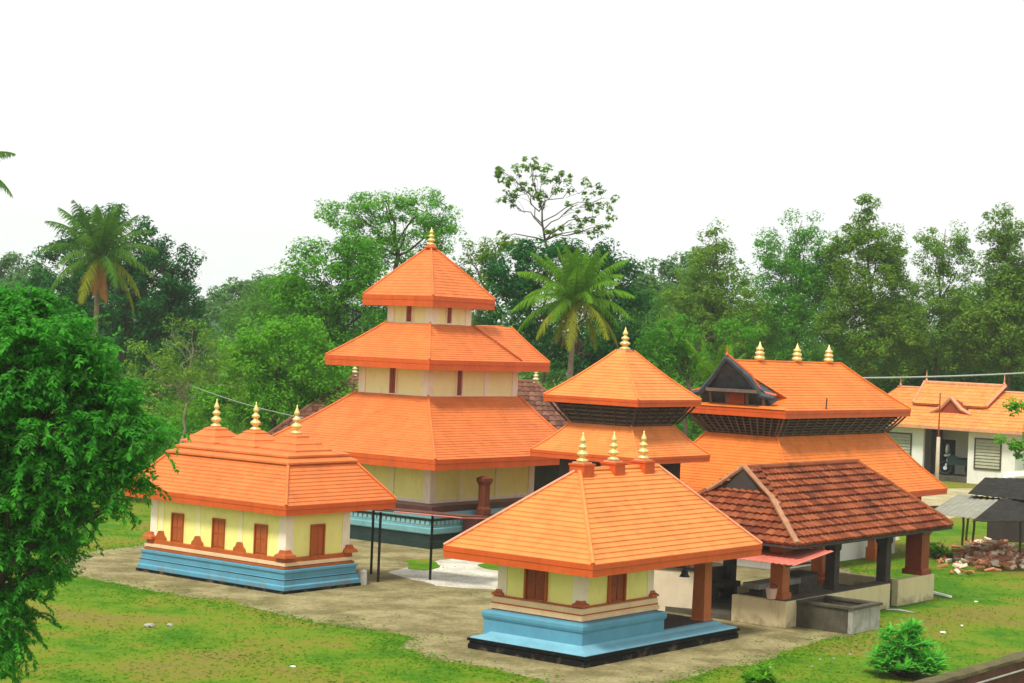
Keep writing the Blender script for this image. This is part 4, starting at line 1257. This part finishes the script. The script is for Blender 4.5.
# ------------------------------------------------------------------ scraps and stones on the grass
rs = random.Random(11)
def scrap(px_, py_, s, label, name='plastic_scrap', cat='litter', mat='litter', flat=.35, group=None):
    p = at_z(px_, py_)
    bm = bmesh.new()
    bmesh.ops.create_icosphere(bm, subdivisions=2, radius=s)
    for v in bm.verts:
        v.co *= 1 + rs.uniform(-.25, .25)
        v.co.z *= flat
    me = bpy.data.meshes.new(name); bm.to_mesh(me); bm.free(); me.materials.append(M[mat])
    o = bpy.data.objects.new(name, me); COL.objects.link(o)
    o.location = (p.x, p.y, s * flat * .6); o.rotation_euler = (0, 0, rs.uniform(0, 6))
    return tag(o, label, cat, group)
scrap(943, 633, .085, 'bright white scrap of plastic on the grass above the green bush')
scrap(962, 626, .06, 'small white scrap on the grass right of the larger scrap')
scrap(976, 602, .07, 'tiny white scrap on the grass below the firewood heap')
scrap(150, 627, .15, 'whitish crumpled bag lying on the left lawn', 'crumpled_bag', 'bag', 'stonepale', flat=.4)
scrap(170, 626, .09, 'small whitish bag scrap beside the crumpled bag on the left lawn', 'crumpled_bag', 'bag', 'stonepale', flat=.5)
scrap(293, 667, .07, 'tiny pale scrap on the grass at the lower left of the yard')
for sx, sy in ((820, 660), (834, 659), (850, 655), (812, 667), (770, 668)):
    scrap(sx, sy, .04, 'tiny pale pebble in the grass in front of the stone tank', 'pebble', 'stone', 'stonepale', .6, 'pebbles before the stone tank')
a, b_ = at_z(921, 592), at_z(952, 599)
tag(MB().rings([[(a.x, a.y, .03), (a.x + .12, a.y + .35, .03), (a.x + .1, a.y + .3, .10), (a.x + .02, a.y + .05, .10)], [(b_.x, b_.y, .03), (b_.x + .05, b_.y + .22, .03), (b_.x + .05, b_.y + .2, .08), (b_.x, b_.y + .03, .08)]]).build('plank', M['litter']),
    'white plank lying on the grass at the right end of the parapet', 'plank')
a, m_, b_ = at_z(886, 611), at_z(900, 613), at_z(914, 614)
tag(MB().tube([a + Vector((0, 0, .05)), m_ + Vector((0, 0, .09)), b_ + Vector((0, 0, .04))], [.03, .04, .025], 6).build('stick', M['stonepale']), 'pale bent stick lying on the grass near the parapet', 'stick')


# ------------------------------------------------------------------ vegetation
def leaf_verts(c, nrm, ax, ln, wd):
    """rhombic folded leaves; arrays (n,3), returns verts (n,4,3)"""
    side = np.cross(nrm, ax)
    side /= np.linalg.norm(side, axis=1, keepdims=True) + 1e-9
    base = c - ax * ln[:, None] * .5
    tip = c + ax * ln[:, None] * .5
    mid = c + ax * ln[:, None] * -.05
    l_ = mid + side * wd[:, None] * .5 + nrm * wd[:, None] * .12
    r_ = mid - side * wd[:, None] * .5 + nrm * wd[:, None] * .12
    return np.stack([base, r_, tip, l_], axis=1)


def unit(n, g):
    v = g.normal(size=(n, 3))
    return v / (np.linalg.norm(v, axis=1, keepdims=True) + 1e-9)


def clump_leaves(clumps, per, size, g, droop=.25, aspect=.45, flat=.75):
    """clumps: list of (centre, radius). Leaves fill each clump, denser to its outside, facing outward and up"""
    out = []
    for (c, r) in clumps:
        n = max(6, int(per * (r ** 2) / (clumps_mean ** 2))) if False else per
        d = unit(n, g)
        rad = r * g.uniform(.35, 1.05, size=n) ** .6
        p = np.array(c) + d * rad[:, None] * np.array([1, 1, flat])
        nr = d * .6 + np.array([0, 0, .8]) + g.normal(size=(n, 3)) * .45
        nr /= np.linalg.norm(nr, axis=1, keepdims=True)
        ax = g.normal(size=(n, 3)) + d * .5 + np.array([0, 0, -droop])
        ax -= nr * np.sum(ax * nr, axis=1, keepdims=True)
        ax /= np.linalg.norm(ax, axis=1, keepdims=True) + 1e-9
        ln = size * g.uniform(.6, 1.4, size=n)
        out.append(leaf_verts(p, nr, ax, ln, ln * aspect))
    return np.concatenate(out, axis=0)


def leaves_object(name, lv, mat, parent=None):
    nv = lv.reshape(-1, 3)
    return fast_mesh(name, nv, np.arange(len(nv)), 4, mat, parent)


def lobes_to_clumps(lobes, Y, n_per_area, r_rng, g, depth=.8):
    """lobes in (px,py,rx,ry) of the photograph at distance Y -> clump centres over each lobe's volume, in metres"""
    m = Y / F_PX
    cl, cen = [], []
    for (px_, py_, rx, ry) in lobes:
        c = np.array(at_y(px_, py_, Y))
        a, b2 = rx * m, ry * m
        dp = depth * (a + b2) / 2
        n = max(4, int(n_per_area * a * b2))
        d = unit(n, g)
        rr = g.uniform(.25, 1.0, size=n) ** .45
        P = c + d * rr[:, None] * np.array([a, dp, b2])
        for q in P:
            cl.append((q, g.uniform(*r_rng)))
        cen.append((c, a, b2))
    return cl, cen


def limb(mb_, p0, p1, r0, r1, g, n=5, wob=.08):
    p0, p1 = np.array(p0), np.array(p1)
    L = np.linalg.norm(p1 - p0)
    pts = []
    for i in range(n + 1):
        f = i / n
        p = p0 * (1 - f) + p1 * f
        if 0 < i < n: p = p + g.normal(size=3) * wob * L * .5
        p[2] += math.sin(f * math.pi) * L * .06
        pts.append(p)
    mb_.tube([tuple(p) for p in pts], [r0 + (r1 - r0) * i / n for i in range(n + 1)], 6)


def tree(name, label, Y, lobes, mat, leaf, base_px=None, density=1.6, clump_r=(.5, .95), per=60, trunk_r=.22, bark='bark', seed=1,
         twigs=10, group=None, droop=.25, aspect=.45, depth=.8, fill=4.2, fine=2.2, sprays=0, spray_len=1.0, spray_droop=.13, flat=.75):
    g = np.random.default_rng(seed)
    cl, cen = lobes_to_clumps(lobes, Y, density * fill, clump_r, g, depth)
    mean = sum(c for c, _, _ in cen) / len(cen)
    low = min(c[2] - b2 for c, _, b2 in cen)
    bx = at_y(base_px, 400, Y).x if base_px is not None else mean[0]
    root = thing(name, label, 'tree', (bx, Y, 0), 0, group)
    off = np.array([bx, Y, 0])
    tb = MB()
    fork = np.array([bx + (mean[0] - bx) * .5, Y + g.normal() * .2, max(1.2, low + (mean[2] - low) * .35)])
    hi = max(cen, key=lambda c: c[0][2] + c[2])
    top = hi[0] + np.array([0, 0, hi[2] * .5])
    limb(tb, (bx, Y, -.1), fork, trunk_r, trunk_r * .66, g, 6, .05)
    limb(tb, fork, top, trunk_r * .62, trunk_r * .12, g, 6, .05)
    segs = [(fork, top)]
    for c, a, b2 in cen:
        q = c + np.array([0, 0, b2 * .25])
        s_ = float(np.clip(((c[2] - b2) - fork[2]) / max(.5, top[2] - fork[2]) - .15, 0, .75)) * g.uniform(.7, 1)
        st = fork * (1 - s_) + top * s_
        limb(tb, st, q, trunk_r * .34 * (1.2 - s_), trunk_r * .10, g, 5, .09)
        segs.append((st, q))
    for k in range(twigs * len(cen)):
        i = int(g.integers(len(cl)))
        c = cl[i][0]
        j = int(np.argmin([np.linalg.norm(q - c) for _, q in segs]))
        s_ = g.uniform(.45, .95)
        st = segs[j][0] * (1 - s_) + segs[j][1] * s_
        limb(tb, st, c, trunk_r * .11, trunk_r * .03, g, 3, .12)
    tb.v = [(p[0] - off[0], p[1] - off[1], p[2]) for p in tb.v]
    lv = clump_leaves(cl, int(per * fine), leaf, g, droop, aspect, flat)
    lv = lv - off
    lv[..., 2] = np.maximum(lv[..., 2], .02)
    if sprays:      # drooping feathered twigs on the outside of the crown
        far = sorted(range(len(cl)), key=lambda i: min(np.linalg.norm((cl[i][0] - c) / np.array([a, (a + b2) / 2, b2])) for c, a, b2 in cen), reverse=True)
        pick = g.choice(far[:max(10, int(len(far) * .6))], size=sprays)
        sv = []
        st = MB()
        for i in pick:
            p = cl[i][0] - off + g.normal(size=3) * .08
            ctr = min((c for c, _, _ in cen), key=lambda c: np.linalg.norm(c - cl[i][0])) - off
            d = (p - ctr); d[2] *= .4; d = d / (np.linalg.norm(d) + 1e-6) + g.normal(size=3) * .35
            L = spray_len * g.uniform(.5, 1.1)
            path = [p.copy()]
            for k in range(9):
                d = d + np.array([0, 0, -spray_droop]); d /= np.linalg.norm(d)
                p = p + d * L / 9
                path.append(p.copy())
            st.tube([tuple(q) for q in path[::3]], [.008, .006, .005, .003], 3)
            for k in range(1, 10):
                tg = path[k] - path[k - 1]; tg /= np.linalg.norm(tg)
                sd_ = np.cross(tg, [0, 0, 1.0]); sd_ /= np.linalg.norm(sd_) + 1e-6
                for q in (-1, 1, 0):
                    ax = tg * .6 + sd_ * q * .8 + np.array([0, 0, -.25]) + g.normal(size=3) * .2
                    ax /= np.linalg.norm(ax)
                    ln = leaf * g.uniform(.8, 1.4)
                    nr = np.cross(ax, np.cross([0, 0, 1.0], ax)) + g.normal(size=3) * .3
                    nr /= np.linalg.norm(nr) + 1e-6
                    sv.append(leaf_verts((path[k] + ax * ln * .5)[None], nr[None], ax[None], np.array([ln]), np.array([ln * .38])))
        lv = np.concatenate([lv] + sv)
        tb.add(st.v, st.f)
    tb.build('trunk', M[bark], root, smooth=True)
    leaves_object('crown', lv, M[mat], root)
    return root


# --- the leafy tree hanging in from the left, nearest of all
tree('leafy_tree', 'big bright green tree hanging in from the left edge, nearest tree', 34,
     [(-40, 380, 95, 95), (30, 350, 68, 62), (72, 385, 50, 52), (112, 428, 38, 34), (40, 430, 80, 70), (-20, 480, 80, 80), (60, 480, 60, 45), (102, 465, 34, 34),
      (146, 432, 22, 22), (0, 565, 55, 55), (48, 522, 40, 34), (-40, 640, 60, 60), (8, 615, 28, 36), (10, 310, 50, 28), (116, 392, 22, 22), (134, 478, 14, 22), (108, 508, 16, 16), (60, 560, 22, 26)],
     'leaf_front', .115, base_px=-60, density=36, clump_r=(.16, .34), per=46, trunk_r=.28, seed=21, twigs=10, droop=.7, aspect=.40, depth=1.0, fill=1.9, sprays=900, spray_len=.68, spray_droop=.11, flat=.5)


# --- palms
def palm(name, label, px_, base_py, crown_py, Y, fl, n, mat, seed, trunk_r=.16, old=4, dead=2, lean=0.0, upright=.0, leafw=.075, pairs=46, nuts=True):
    g = np.random.default_rng(seed)
    top = np.array(at_y(px_, crown_py, Y))
    bx = top[0] - lean
    root = thing(name, label, 'palm', (bx, Y, 0), 0)
    rel = top - np.array([bx, Y, 0])
    tb = MB()
    pts, rads = [], []
    for i in range(15):
        f = i / 14
        pts.append((rel[0] * f ** 1.6, .15 * math.sin(f * 3), rel[2] * f - .05))
        rads.append(trunk_r * (1.25 - .4 * f) * (1.05 if i % 2 else .97) * (1.5 if i == 0 else 1))
    tb.tube(pts, rads, 9)
    tb.build('trunk', M['palmbark'], root, smooth=True)

    def frond(az, el, L, m_, k, droopk):
        p = rel.copy() + np.array([0, 0, .05])
        d = np.array([math.cos(az) * math.cos(el), math.sin(az) * math.cos(el), math.sin(el)])
        seg = 14
        spine = [p.copy()]
        for i in range(seg):
            d = d + np.array([0, 0, -droopk * (.4 + i / seg) / seg * 2.2])
            d /= np.linalg.norm(d)
            p = p + d * L / seg
            spine.append(p.copy())
        sp = np.array(spine)
        V, Fc = [], []
        sv = MB().tube([tuple(q) for q in sp], [.045 * (1 - .9 * i / seg) + .006 for i in range(seg + 1)], 4)
        side0 = np.cross(d, [0, 0, 1.0]); side0 /= np.linalg.norm(side0) + 1e-9
        quads = []
        for s in (-1, 1):
            for j in range(pairs):
                f = .10 + .9 * j / pairs
                x = f * seg
                i = min(int(x), seg - 1)
                q = sp[i] + (sp[i + 1] - sp[i]) * (x - i)
                tg = sp[i + 1] - sp[i]; tg /= np.linalg.norm(tg)
                sd_ = np.cross(tg, [0, 0, 1.0])
                if np.linalg.norm(sd_) < .2: sd_ = side0
                sd_ /= np.linalg.norm(sd_)
                ll = L * .21 * math.sin(math.pi * min(1, .12 + f * .86)) ** .7 * g.uniform(.8, 1.1)
                dirn = sd_ * s * .75 + tg * .55 + np.array([0, 0, -.35 - .3 * f]) + g.normal(size=3) * .10
                dirn /= np.linalg.norm(dirn)
                w = leafw * g.uniform(.8, 1.2)
                wv = np.cross(dirn, np.cross(tg, dirn)); wv = tg * w
                q2 = q + dirn * ll * .55
                q3 = q + dirn * ll + np.array([0, 0, -ll * .22])
                quads.append([q - wv * .5, q + wv * .5, q2 + wv * .5, q2 - wv * .5])
                quads.append([q2 - wv * .5, q2 + wv * .5, q3 + wv * .05, q3 - wv * .05])
        for qd in quads:
            sv.add(qd, [(0, 1, 2, 3)])
        me = bpy.data.meshes.new('frond')
        me.from_pydata([tuple(v) for v in sv.v], [], sv.f)
        me.materials.append(M[m_])
        ob = bpy.data.objects.new('frond', me); COL.objects.link(ob); ob.parent = root
        return ob

    for k in range(n):
        f = k / n
        az = k * 2.39996 + g.normal() * .15
        el = R(82) * (1 - f) ** .8 * (1 - upright) + R(75) * upright - R(58) * f * f * (1 - upright)
        mm_ = mat if k < n - old else 'palm_old'
        frond(az, el, fl * g.uniform(.85, 1.05) * (.8 + .2 * min(1, f * 3)), mm_, k, (.25 + .8 * f) * (1 - .5 * upright))
    for k in range(dead):
        o = frond(g.uniform(0, 6.28), R(-72), fl * g.uniform(.5, .75), 'deadfrond', k, .3)
        o['label'] = 'dry brown hanging frond'
    if nuts:
        for k in range(7):
            a = k * .9
            MB().lathe([(.02, 0), (.10, .05), (.13, .14), (.10, .22), (.02, .27)], rel[0] + .26 * math.cos(a), .26 * math.sin(a), rel[2] - .42 - .08 * (k % 3), 8).build('coconut', M['palm_old'], root, smooth=True)
    return root


palm('coconut_palm', 'tall coconut palm with a dry brown frond, rising from the trees on the left', 100, 350, 257, 112, 4.1, 30, 'palm_dark', 31, dead=8, lean=.3, upright=.15, leafw=.06)
palm('coconut_palm', 'bright coconut palm with yellowing fronds between the tower and the pavilion', 575, 370, 302, 98, 3.7, 38, 'palm_leaf', 32, trunk_r=.15, old=7, dead=1, lean=.2, upright=.18, leafw=.06)
palm('coconut_palm', 'coconut palm whose frond tips reach in at the left edge of the sky', -40, 300, 172, 90, 3.5, 20, 'palm_dark', 33, dead=0)
palm('young_palm', 'young palm with upright fronds behind the dark gable of the hall', 716, 400, 392, 92, 3.0, 9, 'palm_leaf', 34, trunk_r=.12, old=0, dead=0, upright=.75, nuts=False)

# --- trees behind the compound, left to right
tree('broad_tree', 'dark rounded tree behind the tall palm on the left', 128,
     [(112, 248, 52, 45), (165, 272, 36, 36), (68, 268, 34, 36), (130, 300, 62, 45), (60, 310, 45, 40), (188, 300, 18, 22), (150, 335, 60, 40)], 'leaf_dark', .27, density=1.5, clump_r=(.5, 1.0), per=55, trunk_r=.4, seed=41, twigs=6)
tree('frangipani_tree', 'sparse yellow green tree with pale bare branches behind the long shrine', 84,
     [(150, 368, 30, 36), (192, 348, 34, 36), (226, 378, 26, 30), (180, 392, 40, 28)], 'leaf_yellow', .15, density=2.2, clump_r=(.25, .55), per=22, trunk_r=.085, bark='palebark', seed=42, twigs=20, fill=5.0, fine=1.9)
tree('bushy_tree', 'light green bushy tree to the left of the tower, behind the finials', 90,
     [(280, 352, 42, 36), (318, 382, 38, 42), (252, 380, 30, 30), (300, 340, 30, 22), (240, 345, 22, 22), (270, 405, 60, 24), (330, 405, 40, 26), (215, 405, 34, 20)], 'leaf_light', .17, density=3.2, clump_r=(.4, .75), per=60, trunk_r=.2, seed=43, twigs=8)
tree('broad_tree', 'large mid green tree left of the tower, above the light bushy tree', 104,
     [(328, 282, 48, 46), (300, 315, 40, 42), (365, 320, 42, 62), (350, 258, 32, 22), (285, 290, 24, 22), (345, 370, 45, 45)], 'leaf_mid', .21, density=2.0, clump_r=(.5, .95), per=60, trunk_r=.32, seed=44, twigs=7)
tree('spreading_tree', 'airy spreading tree whose branches show the sky above the tower roof', 116,
     [(345, 213, 30, 20), (385, 208, 32, 20), (428, 212, 28, 22), (405, 238, 46, 24), (370, 248, 32, 22), (445, 238, 16, 20)], 'leaf_light', .19, density=1.6, clump_r=(.35, .8), per=42, trunk_r=.24, seed=45, twigs=8, base_px=395, fill=7.5)
tree('far_tree', 'hazy far tree in the gap left of the large mid green tree', 210,
     [(262, 292, 24, 18), (235, 298, 22, 16), (215, 302, 16, 14), (285, 288, 14, 14)], 'leaf_far', .5, density=.7, clump_r=(.8, 1.4), per=60, trunk_r=.3, seed=46, twigs=4)
tree('far_tree', 'hazy far tree low on the horizon at the left edge', 220,
     [(5, 272, 24, 16), (30, 280, 20, 16)], 'leaf_far', .5, density=.7, clump_r=(.8, 1.4), per=60, trunk_r=.3, seed=47, twigs=4)
tree('broad_tree', 'pale green tree just right of the tower top', 118,
     [(470, 262, 26, 22), (500, 250, 24, 16), (480, 295, 30, 30)], 'leaf_olive', .20, density=1.8, clump_r=(.4, .8), per=45, trunk_r=.25, seed=48, twigs=8)
tree('broad_tree', 'dark dense tree behind the bright palm', 108,
     [(535, 275, 52, 34), (605, 278, 36, 32), (570, 262, 46, 20), (625, 318, 28, 42), (510, 315, 36, 45), (580, 335, 50, 45), (630, 350, 22, 30)], 'leaf_dark', .23, density=2.0, clump_r=(.45, .9), per=60, trunk_r=.34, seed=49, twigs=6)
tree('slender_tree', 'tall sparse tree with separate leaf tufts against the white sky', 114,
     [(510, 178, 18, 14), (530, 166, 20, 9), (548, 172, 18, 12), (562, 184, 14, 12), (505, 200, 13, 9), (525, 194, 18, 12), (545, 200, 16, 10), (590, 188, 14, 10), (604, 200, 12, 10),
      (578, 206, 18, 10), (600, 216, 14, 8), (572, 224, 18, 9), (608, 230, 12, 7), (590, 234, 16, 8), (556, 236, 16, 8), (500, 240, 18, 9), (520, 250, 22, 9), (498, 172, 8, 6)],
     'leaf_olive', .26, density=2.6, clump_r=(.14, .30), per=9, trunk_r=.13, seed=50, twigs=5, base_px=533, fill=6.0, fine=2.2)
tree('far_tree', 'blue green hazy tree in the gap right of the bright palm', 200,
     [(660, 285, 26, 26), (690, 278, 24, 20), (640, 300, 16, 24), (675, 320, 30, 30)], 'leaf_far', .5, density=.8, clump_r=(.8, 1.4), per=60, trunk_r=.3, seed=51, twigs=4)
tree('bushy_tree', 'fresh green low tree behind the gable, left of the young palm', 100,
     [(668, 342, 26, 30), (690, 355, 22, 26), (655, 365, 24, 24), (740, 335, 20, 20)], 'leaf_mid', .17, density=3.0, clump_r=(.35, .7), per=55, trunk_r=.18, seed=52, twigs=7)
row = [
    ('first tree of the right row, pointed and thin at the top', [(690, 330, 40, 50), (735, 345, 36, 40), (715, 238, 14, 16), (712, 265, 28, 26), (695, 295, 34, 30), (735, 300, 30, 34), (712, 335, 46, 36)], 53),
    ('second tree of the right row, broad with ragged top', [(800, 330, 50, 50), (805, 275, 34, 34), (802, 228, 20, 16), (776, 250, 22, 24), (812, 250, 28, 26), (790, 285, 42, 36), (770, 320, 40, 40), (825, 300, 26, 44)], 54),
    ('tallest tree of the right row, narrow crown above the hall ridge', [(868, 265, 40, 40), (880, 340, 50, 44), (864, 206, 12, 14), (866, 226, 20, 16), (850, 250, 22, 26), (884, 248, 22, 26), (868, 285, 42, 38), (855, 325, 44, 40), (895, 320, 30, 40)], 55),
    ('fourth tree of the right row, with sky gaps on both sides', [(945, 330, 50, 50), (900, 310, 24, 40), (945, 238, 26, 18), (932, 256, 18, 18), (958, 262, 20, 20), (945, 292, 26, 30), (925, 320, 36, 40), (965, 330, 30, 40)], 56),
    ('rightmost tree of the row, crown cut by the picture edge', [(1010, 330, 50, 50), (1015, 290, 30, 40), (1008, 228, 26, 20), (995, 250, 18, 20), (1022, 258, 28, 26), (1005, 292, 30, 30), (1030, 320, 40, 44), (990, 330, 34, 40)], 57)]
for i, (lab, lob, sd_) in enumerate(row):
    tree('row_tree', ('olive green ', 'mid green ', 'olive green ', 'yellowish green ', 'olive green ')[i] + lab, 128 + 3 * (i % 2), lob, ('leaf_olive', 'leaf_mid', 'leaf_olive', 'leaf_yellow', 'leaf_olive')[i], (.21, .19, .22, .20, .24)[i], density=2.3, clump_r=(.35, .85), per=42, trunk_r=.17, seed=sd_, twigs=9, group='trees in a row beyond the hall', depth=.9)
# small tree reaching in at the right edge
tree('leafy_tree', 'bright green branch tree reaching in at the right edge before the white house', 84,
     [(1018, 402, 11, 8), (1042, 420, 18, 26), (1004, 443, 13, 6), (1024, 450, 18, 9), (1055, 470, 26, 26)], 'leaf_light', .19, density=4, clump_r=(.2, .45), per=40, trunk_r=.12, seed=58, twigs=10, base_px=1060)


# --- woodland and undergrowth that read as one mass
def mass(name, boxes, n_clumps, r_rng, per, leaf, mat, seed, top=None):
    g = np.random.default_rng(seed)
    cl = []
    for (x0, x1, y0, y1, z0, z1, share) in boxes:
        for k in range(int(n_clumps * share)):
            x, y = g.uniform(x0, x1), g.uniform(y0, y1)
            zt = z0 + (z1 - z0) * (.72 + .28 * math.sin(x * .33 + 1.3) * math.sin(x * .13 + y * .2))
            z = z0 + (zt - z0) * g.uniform(0, 1) ** .7
            cl.append((np.array([x, y, z]), g.uniform(*r_rng)))
    lv = clump_leaves(cl, per, leaf, g)
    lv[..., 2] = np.maximum(lv[..., 2], .02)
    return tag(leaves_object(name, lv, M[mat]), kind='stuff')


mass('woodland', [(-62, 72, 142, 152, 0, 12.5, .8), (8, 75, 134, 142, 0, 12.5, .6)], 4200, (.6, 1.2), 80, .28, 'leaf_wood', 71)
mass('undergrowth', [(-34, -4, 96, 104, 0, 7.0, .9), (0, 17, 104, 112, 0, 6.0, .55), (-34, -8, 84, 88, 0, 2.2, .22), (28, 60, 128, 134, 0, 5, .4)], 900, (.4, .8), 80, .20, 'leaf_mid', 72)

mass('far_woodland', [(8, 95, 180, 196, 0, 17.5, .75), (-75, 5, 185, 196, 0, 15.0, .55)], 2600, (.9, 1.6), 60, .5, 'leaf_far', 73)

# --- shrubs in the foreground
def shrub(label, px_, py_, w, h_, leaf, n, seed, mat='bush'):
    g = np.random.default_rng(seed)
    p = at_z(px_, py_)
    root = thing('shrub', label, 'shrub', (p.x, p.y, 0), 0)
    sb = MB()
    cl = []
    for k in range(n):
        a, r_ = g.uniform(0, 6.28), w * math.sqrt(g.uniform(0, 1))
        q = np.array([r_ * math.cos(a), r_ * math.sin(a) * .8, h_ * (1 - .75 * (r_ / w) ** 2) * g.uniform(.35, 1.05)])
        cl.append(q)
        sb.tube([(q[0] * .15, q[1] * .15, 0), (q[0] * .6, q[1] * .6, q[2] * .6), tuple(q)], [.014, .010, .005], 4)
    sb.build('stem', M['bark'], root)
    outs = []
    for q in cl:
        m_ = 22
        d = unit(m_, g); d[:, 2] = np.abs(d[:, 2]) * .5 - .1
        d /= np.linalg.norm(d, axis=1, keepdims=True)
        ln = leaf * g.uniform(.6, 1.2, size=m_)
        c = q + d * ln[:, None] * .5
        nr = np.cross(np.cross(d, [0, 0, 1.0]), d); nr /= np.linalg.norm(nr, axis=1, keepdims=True) + 1e-9
        outs.append(leaf_verts(c, nr + g.normal(size=nr.shape) * .15, d, ln, ln * .28))
    leaves_object('foliage', np.concatenate(outs), M[mat], root)
    return root


shrub('fresh green shrub with narrow leaves in front of the boundary wall', 905, 677, .95, 1.35, .34, 95, 81)
shrub('small light green weed clump on the lawn in front of the porch shrine', 760, 694, .42, .65, .26, 26, 82, 'leaf_light')
shrub('low dark green weed bush between the tiled pavilion and the firewood heap', 935, 558, .8, .7, .22, 60, 83, 'leaf_mid')


# --- grass blades on the lawn near the camera and along the worn edges
def grass():
    """short blades: thick and fresh along the worn edge of the yard, thin and dry elsewhere"""
    g = np.random.default_rng(91)
    poly = np.array(yard_outline)
    def inside(P):
        x, y = P[:, 0], P[:, 1]
        c = np.zeros(len(P), bool)
        n = len(poly)
        for i in range(n):
            x1, y1 = poly[i]; x2, y2 = poly[(i + 1) % n]
            cond = ((y1 > y) != (y2 > y)) & (x < (x2 - x1) * (y - y1) / (y2 - y1 + 1e-12) + x1)
            c ^= cond
        return c
    def edge_dist(P):
        best = np.full(len(P), 1e9)
        for i in range(len(poly)):
            a_, b2 = poly[i], poly[(i + 1) % len(poly)]
            d = b2 - a_
            t_ = np.clip(((P - a_) @ d) / (d @ d), 0, 1)
            best = np.minimum(best, np.linalg.norm(P - a_ - t_[:, None] * d, axis=1))
        return best
    def rect_mask(P, o, x0, x1, y0, y1):
        d = P - np.array(o)
        u = d[:, 0] * EX.x + d[:, 1] * EX.y; v = d[:, 0] * EY.x + d[:, 1] * EY.y
        return (u > x0) & (u < x1) & (v > y0) & (v < y1)
    n = 190000
    Y = 42 + 40 * g.uniform(0, 1, n) ** 1.2
    X = g.uniform(-.31, .31, n) * Y
    P = np.stack([X, Y], 1)
    ins = inside(P)
    ed = edge_dist(P)
    patch = np.sin(P[:, 0] * .8 + np.sin(P[:, 1] * .55) * 2.2) + np.sin(P[:, 1] * .9 + P[:, 0] * .45) + g.normal(size=n) * .5
    prob = np.where(ins, .5 * np.exp(-ed / .4) + .12 * (patch > 1.75), .12 + .75 * np.exp(-(ed / .8) ** 2) + .16 * (patch > .4))
    keep = g.uniform(size=n) < prob
    for o, r_ in (((8.34, 54.25), (-.1, 10.1, -.1, 4.6)), ((2.15, 46.35), (-.1, 7.6, -.1, 3.9)), ((OR.x, OR.y), (1.2, 11.5, 1.2, 5.7)), ((tp.x, tp.y), (0, 1.8, 0, 2)), ((-6.74, 57.18), (-.1, 3.6, -.1, 7))):
        keep &= ~rect_mask(P, o, *r_)
    P = P[keep]
    n = len(P)
    h = g.uniform(.02, .055, n)
    base = np.stack([P[:, 0], P[:, 1], np.full(n, -.01)], 1)
    a = g.uniform(0, 6.28, n)
    s = np.stack([np.cos(a), np.sin(a), np.zeros(n)], 1) * g.uniform(.015, .04, n)[:, None]
    lean = np.stack([g.normal(size=n), g.normal(size=n), np.zeros(n)], 1) * .085
    tip = base + lean + np.stack([np.zeros(n), np.zeros(n), h], 1)
    mid = base + lean * .4 + np.stack([np.zeros(n), np.zeros(n), h * .6], 1)
    lv = np.stack([base, mid + s, tip, mid - s], 1)
    tag(leaves_object('grass', lv, M['grassblade']), kind='stuff')
grass()

# ------------------------------------------------------------------ the air: thin even haze round the whole scene
hz = MB().box(-850, 850, -60, 900, -1, 45).build('haze', M['ground'])
hm = bpy.data.materials.new('thin haze')
hm.use_nodes = True
hn, hl = hm.node_tree.nodes, hm.node_tree.links
hn.clear()
ho = hn.new('ShaderNodeOutputMaterial'); hv = hn.new('ShaderNodeVolumePrincipled')
hv.inputs['Color'].default_value = (0.93, 0.97, 0.93, 1)
hv.inputs['Density'].default_value = 0.0003
hl.new(hv.outputs[0], ho.inputs['Volume'])
hz.data.materials.clear(); hz.data.materials.append(hm)
tag(hz, kind='stuff')
